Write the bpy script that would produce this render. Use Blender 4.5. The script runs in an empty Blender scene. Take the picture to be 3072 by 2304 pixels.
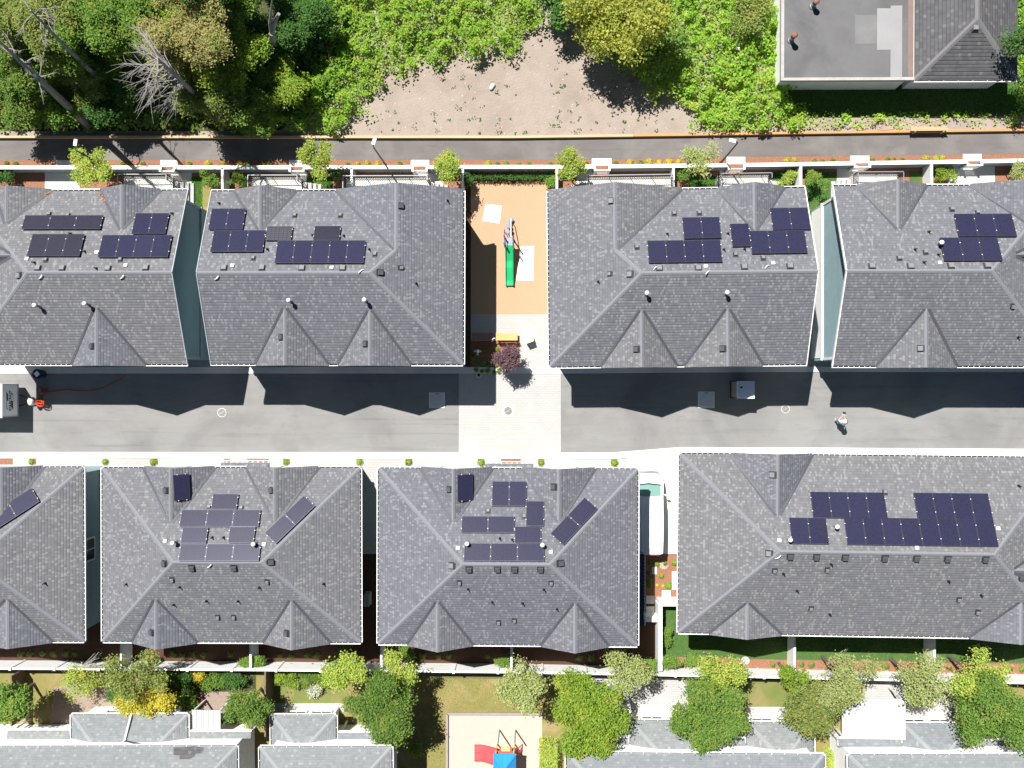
import bpy, math, random
import numpy as np
from mathutils import Vector, Matrix
RND = random.Random(11)
SC = bpy.context.scene
COL = SC.collection
F, CAMZ = 2800.0, 62.0                       # focal length in photo pixels, flying height
TILT, ROLL = math.radians(1.4), math.radians(0.2)
ct, st, cr, sr = math.cos(TILT), math.sin(TILT), math.cos(ROLL), math.sin(ROLL)
DV = Vector((-st, 0, -ct)); R0 = Vector((ct, 0, -st)); U0 = Vector((0, 1, 0))
RV = R0*cr + U0*sr; UV = U0*cr - R0*sr
def w(px, z=0.0):
    """survey point of the photograph at a known height -> metres"""
    d = DV*F + RV*(px[0]-1536.0) + UV*(1152.0-px[1])
    k = (z-CAMZ)/d.z
    return Vector((d.x*k, d.y*k, z))
ROW = (0, 576, 1100, 1728)
def a(c, r, x, y): return (768.0*c + x/2.88, ROW[r] + y/2.88)
def ov(x, y): return (x*1.38879, y*1.38879)
def z2(x, y): return (420+x/4.254, 1500+y/4.254)
def z3(x, y): return (1340+x/4.254, 1560+y/4.254)
def z4(x, y): return (2280+x/2.793, 1600+y/2.793)

# ------------------------------------------------------------------ materials
def newmat(name):
    m = bpy.data.materials.new(name); m.use_nodes = True
    nt = m.node_tree; b = nt.nodes['Principled BSDF']
    return m, nt, b
def mix(nt, fac, c1, c2, mode='MIX'):
    n = nt.nodes.new('ShaderNodeMix'); n.data_type = 'RGBA'; n.blend_type = mode
    for s, v in ((n.inputs[0], fac), (n.inputs[6], c1), (n.inputs[7], c2)):
        if hasattr(v, 'links'): nt.links.new(v, s)
        elif isinstance(v, (int, float)): s.default_value = v
        else: s.default_value = (*v, 1)
    return n.outputs[2]
def math_(nt, op, x, y=None, z=None):
    n = nt.nodes.new('ShaderNodeMath'); n.operation = op
    for s, v in zip(n.inputs, (x, y, z)):
        if v is None: continue
        if hasattr(v, 'links'): nt.links.new(v, s)
        else: s.default_value = v
    return n.outputs[0]
def noise(nt, scale, detail=4, rough=.55, vec=None, dist=0.0):
    n = nt.nodes.new('ShaderNodeTexNoise'); n.inputs['Scale'].default_value = scale
    n.inputs['Detail'].default_value = detail; n.inputs['Roughness'].default_value = rough
    n.inputs['Distortion'].default_value = dist
    if vec is None:
        g = nt.nodes.new('ShaderNodeNewGeometry'); vec = g.outputs['Position']
    nt.links.new(vec, n.inputs['Vector']); return n.outputs['Fac']
def ramp(nt, fac, lo, hi):
    n = nt.nodes.new('ShaderNodeMapRange'); n.inputs[1].default_value = lo; n.inputs[2].default_value = hi
    nt.links.new(fac, n.inputs[0]); return n.outputs[0]
def posmap(nt, sx, sy, sz=1.0):
    g = nt.nodes.new('ShaderNodeNewGeometry'); v = nt.nodes.new('ShaderNodeVectorMath'); v.operation = 'MULTIPLY'
    nt.links.new(g.outputs['Position'], v.inputs[0]); v.inputs[1].default_value = (sx, sy, sz); return v.outputs[0]
def bump(nt, b, h, dist=.02, strength=1.0):
    n = nt.nodes.new('ShaderNodeBump'); n.inputs['Distance'].default_value = dist; n.inputs['Strength'].default_value = strength
    nt.links.new(h, n.inputs['Height']); nt.links.new(n.outputs[0], b.inputs['Normal'])
def M(name, c1, c2=None, scale=4.0, rough=.85, c3=None, scale3=.35, bumpd=0.0, bscale=30.0, metal=0.0, spec=.3, stretch=None):
    m, nt, b = newmat(name)
    b.inputs['Roughness'].default_value = rough; b.inputs['Metallic'].default_value = metal
    b.inputs['Specular IOR Level'].default_value = spec
    if c2 is None: c2 = tuple(v*.82 for v in c1)
    vec = posmap(nt, *stretch) if stretch else None
    col = mix(nt, ramp(nt, noise(nt, scale, 6, .6, vec), .3, .7), c1, c2)
    if c3 is not None: col = mix(nt, ramp(nt, noise(nt, scale3, 4, .6, None, .6), .48, .68), col, c3)
    if stretch and name.endswith('asphalt'):
        for sc_, amt in ((posmap(nt, .05, 1.9), .75), (posmap(nt, .5, 2.2), .84)): col = mix(nt, ramp(nt, noise(nt, 1.3, 5, .65, sc_), .56, .74), col, mix(nt, 1.0, col, (amt,)*3, 'MULTIPLY'))
    nt.links.new(col, b.inputs['Base Color'])
    if bumpd: bump(nt, b, noise(nt, bscale, 5, .6), bumpd)
    return m
def leafmat(name, c1, c2, c3=None, trans=.42):
    m = bpy.data.materials.new(name); m.use_nodes = True; nt = m.node_tree
    b = nt.nodes['Principled BSDF']; out = nt.nodes['Material Output']
    g = nt.nodes.new('ShaderNodeNewGeometry'); oi = nt.nodes.new('ShaderNodeObjectInfo')
    col = mix(nt, g.outputs['Random Per Island'], c1, c2)
    if c3 is not None:
        n = noise(nt, .9, 3)
        col = mix(nt, ramp(nt, n, .5, .72), col, c3)
    k = math_(nt, 'ADD', math_(nt, 'MULTIPLY', oi.outputs['Random'], .4), 1.6)
    vm = nt.nodes.new('ShaderNodeVectorMath'); vm.operation = 'SCALE'
    nt.links.new(col, vm.inputs[0]); nt.links.new(k, vm.inputs['Scale']); col = vm.outputs[0]
    b.inputs['Roughness'].default_value = .6; b.inputs['Specular IOR Level'].default_value = .25
    nt.links.new(col, b.inputs['Base Color'])
    t = nt.nodes.new('ShaderNodeBsdfTranslucent'); nt.links.new(col, t.inputs['Color'])
    ms = nt.nodes.new('ShaderNodeMixShader'); ms.inputs[0].default_value = trans
    nt.links.new(b.outputs[0], ms.inputs[1]); nt.links.new(t.outputs[0], ms.inputs[2]); nt.links.new(ms.outputs[0], out.inputs['Surface'])
    return m
def shingle(name, dark, mid, light, row=.17, tab=.21, light_at=.86, bd=.030):
    m, nt, b = newmat(name)
    uv = nt.nodes.new('ShaderNodeUVMap'); uv.uv_map = 'UVMap'
    s = nt.nodes.new('ShaderNodeSeparateXYZ'); nt.links.new(uv.outputs[0], s.inputs[0])
    vr = math_(nt, 'DIVIDE', s.outputs[1], row); ri = math_(nt, 'FLOOR', vr); fr = math_(nt, 'FRACT', vr)
    def wn(x, y, dim='2D'):
        c = nt.nodes.new('ShaderNodeCombineXYZ')
        for i, v in enumerate((x, y)):
            if hasattr(v, 'links'): nt.links.new(v, c.inputs[i])
            else: c.inputs[i].default_value = v
        n = nt.nodes.new('ShaderNodeTexWhiteNoise'); n.noise_dimensions = '2D'; nt.links.new(c.outputs[0], n.inputs['Vector'])
        return n.outputs['Value']
    off = math_(nt, 'MULTIPLY', wn(ri, 3.7), 7.0)
    cu = math_(nt, 'ADD', math_(nt, 'DIVIDE', s.outputs[0], tab), off)
    ci = math_(nt, 'FLOOR', cu)
    r1 = wn(ci, ri)
    half = math_(nt, 'FLOOR', math_(nt, 'MULTIPLY', cu, 2.0))
    r2 = wn(half, math_(nt, 'ADD', ri, 91.3))
    col = mix(nt, math_(nt, 'MULTIPLY', math_(nt,'ADD',r1,r2), .5), dark, mid)
    col = mix(nt, ramp(nt, r2, light_at, light_at+.04), col, light)
    oi = nt.nodes.new('ShaderNodeObjectInfo'); tint = mix(nt, oi.outputs['Random'], (.93,.95,1.0), (1.06,1.05,1.02)); col = mix(nt, 1.0, col, tint, 'MULTIPLY')
    g = noise(nt, 60, 3, .7)
    col = mix(nt, .45, col, mix(nt, g, tuple(v*.6 for v in mid), tuple(v*1.35 for v in mid)), 'SOFT_LIGHT')
    big = ramp(nt, noise(nt, .35, 3), .3, .7)
    col = mix(nt, big, col, mix(nt, .10, col, tuple(v*.9 for v in mid)))
    col = mix(nt, ramp(nt, noise(nt, .9, 5, .65, posmap(nt, 1.2, .35)), .55, .8), col, mix(nt, .16, col, (.12,.115,.105)))
    nt.links.new(col, b.inputs['Base Color']); b.inputs['Roughness'].default_value = .92; b.inputs['Specular IOR Level'].default_value = .15
    h = math_(nt, 'MINIMUM', 1.0, math_(nt, 'MULTIPLY', math_(nt, 'SUBTRACT', .5, math_(nt, 'ABSOLUTE', math_(nt, 'SUBTRACT', fr, .5))), 6.0))
    h = math_(nt, 'ADD', h, math_(nt, 'MULTIPLY', r2, .25))
    bump(nt, b, h, bd, .9)
    return m
def solarmat(name, c1, c2):
    m, nt, b = newmat(name)
    uv = nt.nodes.new('ShaderNodeUVMap'); uv.uv_map = 'UVMap'
    s = nt.nodes.new('ShaderNodeSeparateXYZ'); nt.links.new(uv.outputs[0], s.inputs[0])
    fx = math_(nt, 'FRACT', math_(nt, 'MULTIPLY', s.outputs[0], 6)); fy = math_(nt, 'FRACT', math_(nt, 'MULTIPLY', s.outputs[1], 10))
    lx = math_(nt, 'LESS_THAN', math_(nt, 'ABSOLUTE', math_(nt, 'SUBTRACT', fx, .5)), .46)
    ly = math_(nt, 'LESS_THAN', math_(nt, 'ABSOLUTE', math_(nt, 'SUBTRACT', fy, .5)), .42)
    cell = math_(nt, 'MULTIPLY', lx, ly)
    g = nt.nodes.new('ShaderNodeObjectInfo')
    cc = mix(nt, g.outputs['Random'], c1, c2)
    cc = mix(nt, ramp(nt, noise(nt, 9, 3), .3, .7), cc, mix(nt, .25, cc, (.05, .05, .09)))
    nt.links.new(mix(nt, cell, (.024,.024,.048), cc), b.inputs['Base Color'])
    b.inputs['Roughness'].default_value = .27; b.inputs['Specular IOR Level'].default_value = .30
    return m
def paver(name, c1, c2, mort, bw, bh, ms=.012, rot=0):
    m, nt, b = newmat(name)
    g = nt.nodes.new('ShaderNodeNewGeometry'); t = nt.nodes.new('ShaderNodeTexBrick')
    nt.links.new(g.outputs['Position'], t.inputs['Vector'])
    t.inputs['Scale'].default_value = 1; t.inputs['Brick Width'].default_value = bw; t.inputs['Row Height'].default_value = bh
    t.inputs['Mortar Size'].default_value = ms
    t.inputs['Color1'].default_value = (*c1, 1); t.inputs['Color2'].default_value = (*c2, 1); t.inputs['Mortar'].default_value = (*mort, 1)
    col = mix(nt, ramp(nt, noise(nt, .8, 5), .3, .75), t.outputs['Color'], mix(nt, .2, t.outputs['Color'], (.2,.18,.15)))
    nt.links.new(col, b.inputs['Base Color']); b.inputs['Roughness'].default_value = .9
    bump(nt, b, math_(nt, 'SUBTRACT', 1.0, t.outputs['Fac']), .006)
    return m
def siding(name, c, lap=.17):
    m, nt, b = newmat(name)
    g = nt.nodes.new('ShaderNodeNewGeometry'); s = nt.nodes.new('ShaderNodeSeparateXYZ'); nt.links.new(g.outputs['Position'], s.inputs[0])
    f = math_(nt, 'FRACT', math_(nt, 'DIVIDE', s.outputs[2], lap))
    n = ramp(nt, noise(nt, 1.5, 4), .3, .7)
    nt.links.new(mix(nt, n, c, tuple(v*.9 for v in c)), b.inputs['Base Color']); b.inputs['Roughness'].default_value = .7
    bump(nt, b, math_(nt, 'SUBTRACT', 1.0, f), .015)
    return m

m_sh = shingle('charcoal_shingle', (.132,.136,.151), (.196,.199,.213), (.236,.237,.244), bd=.018, light_at=.84)
m_sh2 = shingle('pale_grey_shingle', (.18,.193,.203), (.24,.252,.26), (.275,.28,.285), .15, .33, .9, .012)
m_sh3 = shingle('old_brown_shingle', (.095,.095,.10), (.145,.143,.145), (.18,.175,.17), .22, .4, .9, .03)
m_cap = M('ridge_shingle', (.178,.184,.202), (.155,.160,.178), 9)
m_cap2 = M('pale_ridge_shingle', (.235,.245,.255), (.21,.22,.23), 9)
m_valley = M('valley_metal', (.055,.058,.07), (.075,.078,.09), 5, .55)
m_teal = siding('teal_siding', (.25,.355,.39))
m_grey = siding('grey_siding', (.26,.28,.29))
m_white = M('white_paint', (.80,.80,.79), (.72,.72,.72), 3, .6)
m_wsiding = siding('white_siding', (.78,.78,.77))
m_trimg = M('grey_trim', (.34,.38,.40), None, 3, .6)
m_dark = M('dark_metal', (.022,.023,.026), (.04,.04,.045), 6, .5)
m_vent = M('vent_metal', (.19,.195,.205), (.15,.155,.165), 6, .45)
m_black = M('black_rubber', (.012,.012,.013), None, 8, .7)
m_gshade = M('gutter_shade', (.03,.03,.035), None, 4, .7)  # shade down in the gutter channel, put into the colour
m_sol = solarmat('solar_cells', (.014,.0145,.038), (.019,.0195,.047))
m_sol2 = solarmat('glare_solar_cells', (.06,.058,.062), (.072,.07,.072))  # reflected glare on a landscape panel, painted in as grey cells
m_sol3 = solarmat('dull_glare_solar_cells', (.019,.018,.024), (.024,.023,.029))  # weaker reflection, put into the cell colour as a greyer tone
m_frame = M('panel_frame', (.06,.06,.08), (.09,.09,.11), 4, .4, metal=.5)
m_clamp = M('clamp_metal', (.7,.7,.7), (.6,.6,.62), 5, .35)
m_glass, _nt, _b = newmat('window_glass'); _b.inputs['Base Color'].default_value = (.03,.05,.07,1); _b.inputs['Roughness'].default_value = .08
m_vglass, _nt, _b = newmat('windscreen_glass'); _b.inputs['Base Color'].default_value = (.16,.30,.27,1); _b.inputs['Roughness'].default_value = .1
m_asph = M('driveway_asphalt', (.182,.18,.178), (.215,.212,.208), .9, .9, (.158,.156,.155), .22, .004, 60, stretch=(.35,1.6,1))
m_lane = M('lane_asphalt', (.112,.103,.101), (.142,.131,.127), .9, .9, (.17,.158,.15), .3, .004, 60, stretch=(.5,1.3,1))
m_conc = M('pale_concrete', (.62,.60,.57), (.54,.52,.49), .8, .85, None, .35, .003, 50)
m_kerb = M('white_concrete', (.74,.73,.70), (.66,.65,.62), .6, .8)
m_conc2 = M('grey_concrete', (.36,.36,.355), (.31,.31,.31), .8, .85, (.28,.28,.28))
m_pav = paver('light_pavers', (.385,.378,.37), (.365,.358,.35), (.345,.338,.33), .32, .16)
m_dirt = M('bare_soil', (.265,.218,.185), (.30,.25,.215), 1.2, .95, (.235,.19,.16), .3, .05, 7)
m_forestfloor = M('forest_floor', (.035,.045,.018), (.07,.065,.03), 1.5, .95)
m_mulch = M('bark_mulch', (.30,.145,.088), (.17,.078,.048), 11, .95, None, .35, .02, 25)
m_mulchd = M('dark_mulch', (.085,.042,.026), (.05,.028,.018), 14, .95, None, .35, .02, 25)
m_fiber = M('wood_fibre', (.43,.28,.18), (.375,.235,.145), 18, .95, (.40,.25,.155), .5, .012, 40)
m_lawn = M('green_lawn', (.045,.098,.024), (.062,.118,.03), 7, .95, (.085,.12,.035), .8, .03, 40)
m_dlawn = M('dry_lawn', (.21,.175,.062), (.16,.16,.05), 1.4, .95, (.27,.21,.10), .6, .02, 40)
m_glawn = M('patchy_lawn', (.11,.145,.035), (.16,.165,.055), 1.4, .95, (.22,.18,.08), .5, .02, 40)
m_sand = M('play_sand', (.43,.37,.32), (.40,.345,.30), 3, .95, None, .4, .01, 30)
m_brick = paver('brick_patio', (.27,.20,.165), (.23,.165,.135), (.30,.25,.21), .22, .11, .008)
m_timb = M('pale_timber', (.50,.37,.22), (.42,.29,.16), 2, .8, stretch=(.4,6,6))
m_otimb = M('orange_timber', (.50,.25,.10), (.42,.20,.07), 2, .75, stretch=(.5,7,7))
m_btimb = M('brown_timber', (.19,.125,.095), (.14,.09,.07), 3, .85, stretch=(6,.5,6))
m_bark = M('grey_bark', (.17,.14,.115), (.10,.08,.065), 9, .95)
m_deadbark = M('bleached_wood', (.30,.28,.26), (.21,.195,.185), 9, .95)
m_flat = M('bitumen_roof', (.105,.105,.108), (.13,.13,.133), .7, .85, (.085,.085,.088), .25)
m_patch = M('pale_roof_patch', (.26,.26,.265), (.225,.225,.23), .6, .85)
m_rust = M('rusty_metal', (.25,.12,.09), (.19,.09,.065), 2, .8)
m_brownroof = M('brown_roof_strip', (.20,.145,.125), (.165,.12,.105), 1.2, .9)
m_green = M('green_plastic', (.02,.42,.16), (.03,.36,.14), 2, .35)
m_bluep = M('blue_plastic', (.02,.26,.62), (.03,.22,.55), 2, .4)
m_red = M('red_plastic', (.55,.09,.10), (.48,.07,.08), 2, .45)
m_yel = M('yellow_plastic', (.75,.62,.16), None, 2, .45)
m_purple = M('purple_metal', (.10,.06,.20), None, 3, .4)
m_pod = M('grey_blue_plastic', (.20,.22,.27), (.26,.28,.33), 4, .5)
m_orange = M('orange_rubber', (.55,.06,.02), (.42,.05,.02), 5, .5)
m_wplast = M('white_plastic', (.80,.79,.77), (.70,.69,.67), 2, .4)
m_gplast = M('translucent_white_roof', (.90,.91,.93), (.84,.86,.88), 2, .4)
m_tan = M('tan_plastic', (.36,.28,.22), (.30,.235,.185), 2, .6)
m_stone = M('boulder_stone', (.66,.62,.57), (.50,.47,.43), 4, .9)
m_steelg = M('grey_steel', (.25,.26,.28), (.20,.21,.23), 5, .45, metal=.4)
m_vanw = M('white_car_paint', (.82,.83,.84), (.80,.81,.82), 1, .25)
m_navy = M('dark_blue_metal', (.02,.035,.08), None, 4, .5)
l_mid = leafmat('mid_green_leaves', (.065,.135,.024), (.145,.225,.04), (.17,.21,.04), .5)
l_dark = leafmat('dark_green_leaves', (.03,.08,.018), (.07,.14,.03), (.05,.12,.025), .45)
l_olive = leafmat('olive_leaves', (.10,.145,.035), (.19,.22,.06), (.21,.21,.065), .5)
l_pale = leafmat('pale_green_leaves', (.17,.21,.075), (.26,.28,.115), (.22,.25,.07))
l_lime = leafmat('lime_leaves', (.145,.205,.038), (.25,.295,.058), (.26,.27,.05))
l_yel = leafmat('yellow_leaves', (.27,.25,.03), (.38,.32,.04), (.20,.24,.04))
l_bram = leafmat('bramble_leaves', (.10,.20,.022), (.23,.345,.045), (.25,.31,.05), .5)
l_will = leafmat('golden_willow_leaves', (.20,.235,.045), (.345,.345,.07), (.17,.225,.05), .5)
l_plum = leafmat('plum_leaves', (.055,.030,.036), (.10,.06,.065), (.07,.04,.05), .2)
l_rich = leafmat('rich_green_leaves', (.08,.15,.018), (.18,.25,.03), (.20,.24,.035))
l_deep = leafmat('deep_green_leaves', (.062,.13,.024), (.135,.205,.042), (.17,.21,.045), .5)
l_dry = leafmat('dry_brown_leaves', (.25,.15,.05), (.33,.24,.08))
l_flow = leafmat('pale_flowers', (.06,.10,.03), (.42,.40,.34), None, .2)

# ------------------------------------------------------------------ mesh helpers
class MB:
    def __init__(s): s.v = []; s.f = []; s.u = []; s.m = []
    def add(s, pts, uv=None, m=0):
        n = len(s.v); s.v += [tuple(p) for p in pts]; s.f.append(tuple(range(n, n+len(pts))))
        s.u.append(uv if uv else [(p[0], p[1]) for p in pts]); s.m.append(m)
    def box(s, x0, x1, y0, y1, z0, z1, m=0, T=None):
        c = [Vector((x, y, z)) for z in (z0, z1) for y in (y0, y1) for x in (x0, x1)]
        if T is not None: c = [T @ p for p in c]
        for q in ((0,2,3,1), (4,5,7,6), (0,1,5,4), (2,6,7,3), (0,4,6,2), (1,3,7,5)): s.add([c[i] for i in q], None, m)
    def bar(s, p, q, wd, ht, m=0):
        p, q = Vector(p), Vector(q); d = q-p; L = d.length; x = d/L
        up = Vector((0,0,1)) if abs(x.z) < .95 else Vector((0,1,0))
        y = up.cross(x).normalized(); z = x.cross(y)
        T = Matrix.Translation(p) @ Matrix((x, y, z)).transposed().to_4x4()
        s.box(0, L, -wd/2, wd/2, -ht/2, ht/2, m, T)
    def tube(s, pts, rad, n=8, m=0, cap=True):
        pts = [Vector(p) for p in pts]; rad = [rad]*len(pts) if not hasattr(rad, '__len__') else rad
        rings = []; ref = Vector((.31, .17, .93)).normalized()
        for i, p in enumerate(pts):
            d = (pts[min(i+1, len(pts)-1)] - pts[max(i-1, 0)]).normalized()
            if abs(d.dot(ref)) > .97: ref = Vector((1, .1, .05)).normalized()
            x = d.cross(ref).normalized(); y = d.cross(x)
            rings.append([p + (x*math.cos(2*math.pi*k/n) + y*math.sin(2*math.pi*k/n))*rad[i] for k in range(n)])
        b = len(s.v)
        for r in rings: s.v += [tuple(p) for p in r]
        for i in range(len(rings)-1):
            for k in range(n):
                f = (b+i*n+k, b+(i+1)*n+k, b+(i+1)*n+(k+1) % n, b+i*n+(k+1) % n)
                s.f.append(f); s.u.append([(s.v[j][0], s.v[j][2]) for j in f]); s.m.append(m)
        if cap:
            for e in (0, len(rings)-1):
                f = tuple(b+e*n+k for k in range(n)); f = f if e == 0 else f[::-1]
                s.f.append(f); s.u.append([(s.v[j][0], s.v[j][1]) for j in f]); s.m.append(m)
    def lathe(s, prof, n=16, c=(0,0,0), m=0, T=None):
        b = len(s.v); c = Vector(c)
        for r, z in prof:
            for k in range(n):
                p = c + Vector((r*math.cos(2*math.pi*k/n), r*math.sin(2*math.pi*k/n), z))
                s.v.append(tuple(T @ p if T is not None else p))
        for i in range(len(prof)-1):
            for k in range(n):
                f = (b+i*n+k, b+i*n+(k+1) % n, b+(i+1)*n+(k+1) % n, b+(i+1)*n+k)
                s.f.append(f); s.u.append([(s.v[j][0], s.v[j][1]) for j in f]); s.m.append(m)
        for e in (0, len(prof)-1):
            if prof[e][0] > 1e-4:
                f = tuple(b+e*n+k for k in range(n)); f = f[::-1] if e == 0 else f
                s.f.append(f); s.u.append([(s.v[j][0], s.v[j][1]) for j in f]); s.m.append(m)
    def mesh(s, name, mats):
        me = bpy.data.meshes.new(name); me.from_pydata(s.v, [], s.f)
        for mt in (mats if isinstance(mats, (list, tuple)) else [mats]): me.materials.append(mt)
        ul = me.uv_layers.new(name='UVMap'); flat = [c for u in s.u for p in u for c in p]
        ul.data.foreach_set('uv', flat); me.polygons.foreach_set('material_index', s.m)
        me.update(); return me
    def build(s, name, mats, parent=None, smooth=False, bevel=0):
        me = s.mesh(name, mats)
        if smooth: me.polygons.foreach_set('use_smooth', [True]*len(me.polygons))
        o = put(name, me, parent)
        if bevel:
            bv = o.modifiers.new('Bevel', 'BEVEL'); bv.width = bevel; bv.segments = 2; bv.limit_method = 'ANGLE'
        return o
def put(name, me, parent=None, mat=None):
    o = bpy.data.objects.new(name, me); COL.objects.link(o)
    if parent is not None: o.parent = parent
    if mat is not None: o.matrix_local = mat
    return o
def tag(o, label=None, cat=None, group=None, kind=None):
    if label: o['label'] = label
    if cat: o['category'] = cat
    if group: o['group'] = group
    if kind: o['kind'] = kind
    return o
def empty(name, loc=(0,0,0), rz=0.0, label=None, cat=None, group=None):
    o = bpy.data.objects.new(name, None); COL.objects.link(o); o.location = loc; o.rotation_euler = (0,0,rz); o.empty_display_size = .3
    return tag(o, label, cat, group)
def copy_tree(o, parent=None):
    c = o.copy(); COL.objects.link(c)
    if parent is not None: c.parent = parent
    for ch in o.children: copy_tree(ch, c)
    return c
_lv = [0]
def sheet(name, pts, mat, lvl, px=True, z=0.0):
    """a flat piece of the setting: ground cover lying lvl*4 mm above the base"""
    m = MB(); zz = z + .004*lvl + .0002*(_lv[0] % 9); _lv[0] += 1
    P = [w(p, zz) for p in pts] if px else [Vector((p[0], p[1], zz)) for p in pts]
    ar = sum(P[i].x*P[(i+1) % len(P)].y - P[(i+1) % len(P)].x*P[i].y for i in range(len(P)))
    if ar < 0: P = P[::-1]
    m.add(P); return tag(m.build(name, mat), kind='structure')
def rect(c, r, x0, y0, x1, y1): return [a(c,r,x0,y0), a(c,r,x1,y0), a(c,r,x1,y1), a(c,r,x0,y1)]
def slab(m, pts, z0, z1, mi=0):
    P = [w(p, z1) for p in pts]
    ar = sum(P[i].x*P[(i+1) % len(P)].y - P[(i+1) % len(P)].x*P[i].y for i in range(len(P)))
    if ar < 0: P = P[::-1]
    m.add(P, None, mi); n = len(P); B = [Vector((p.x, p.y, z0)) for p in P]
    for i in range(n): m.add([B[i], B[(i+1) % n], P[(i+1) % n], P[i]], None, mi)
l_tan = leafmat('olive_tan_leaves', (.13,.135,.045), (.23,.20,.075), (.15,.18,.045))
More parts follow.
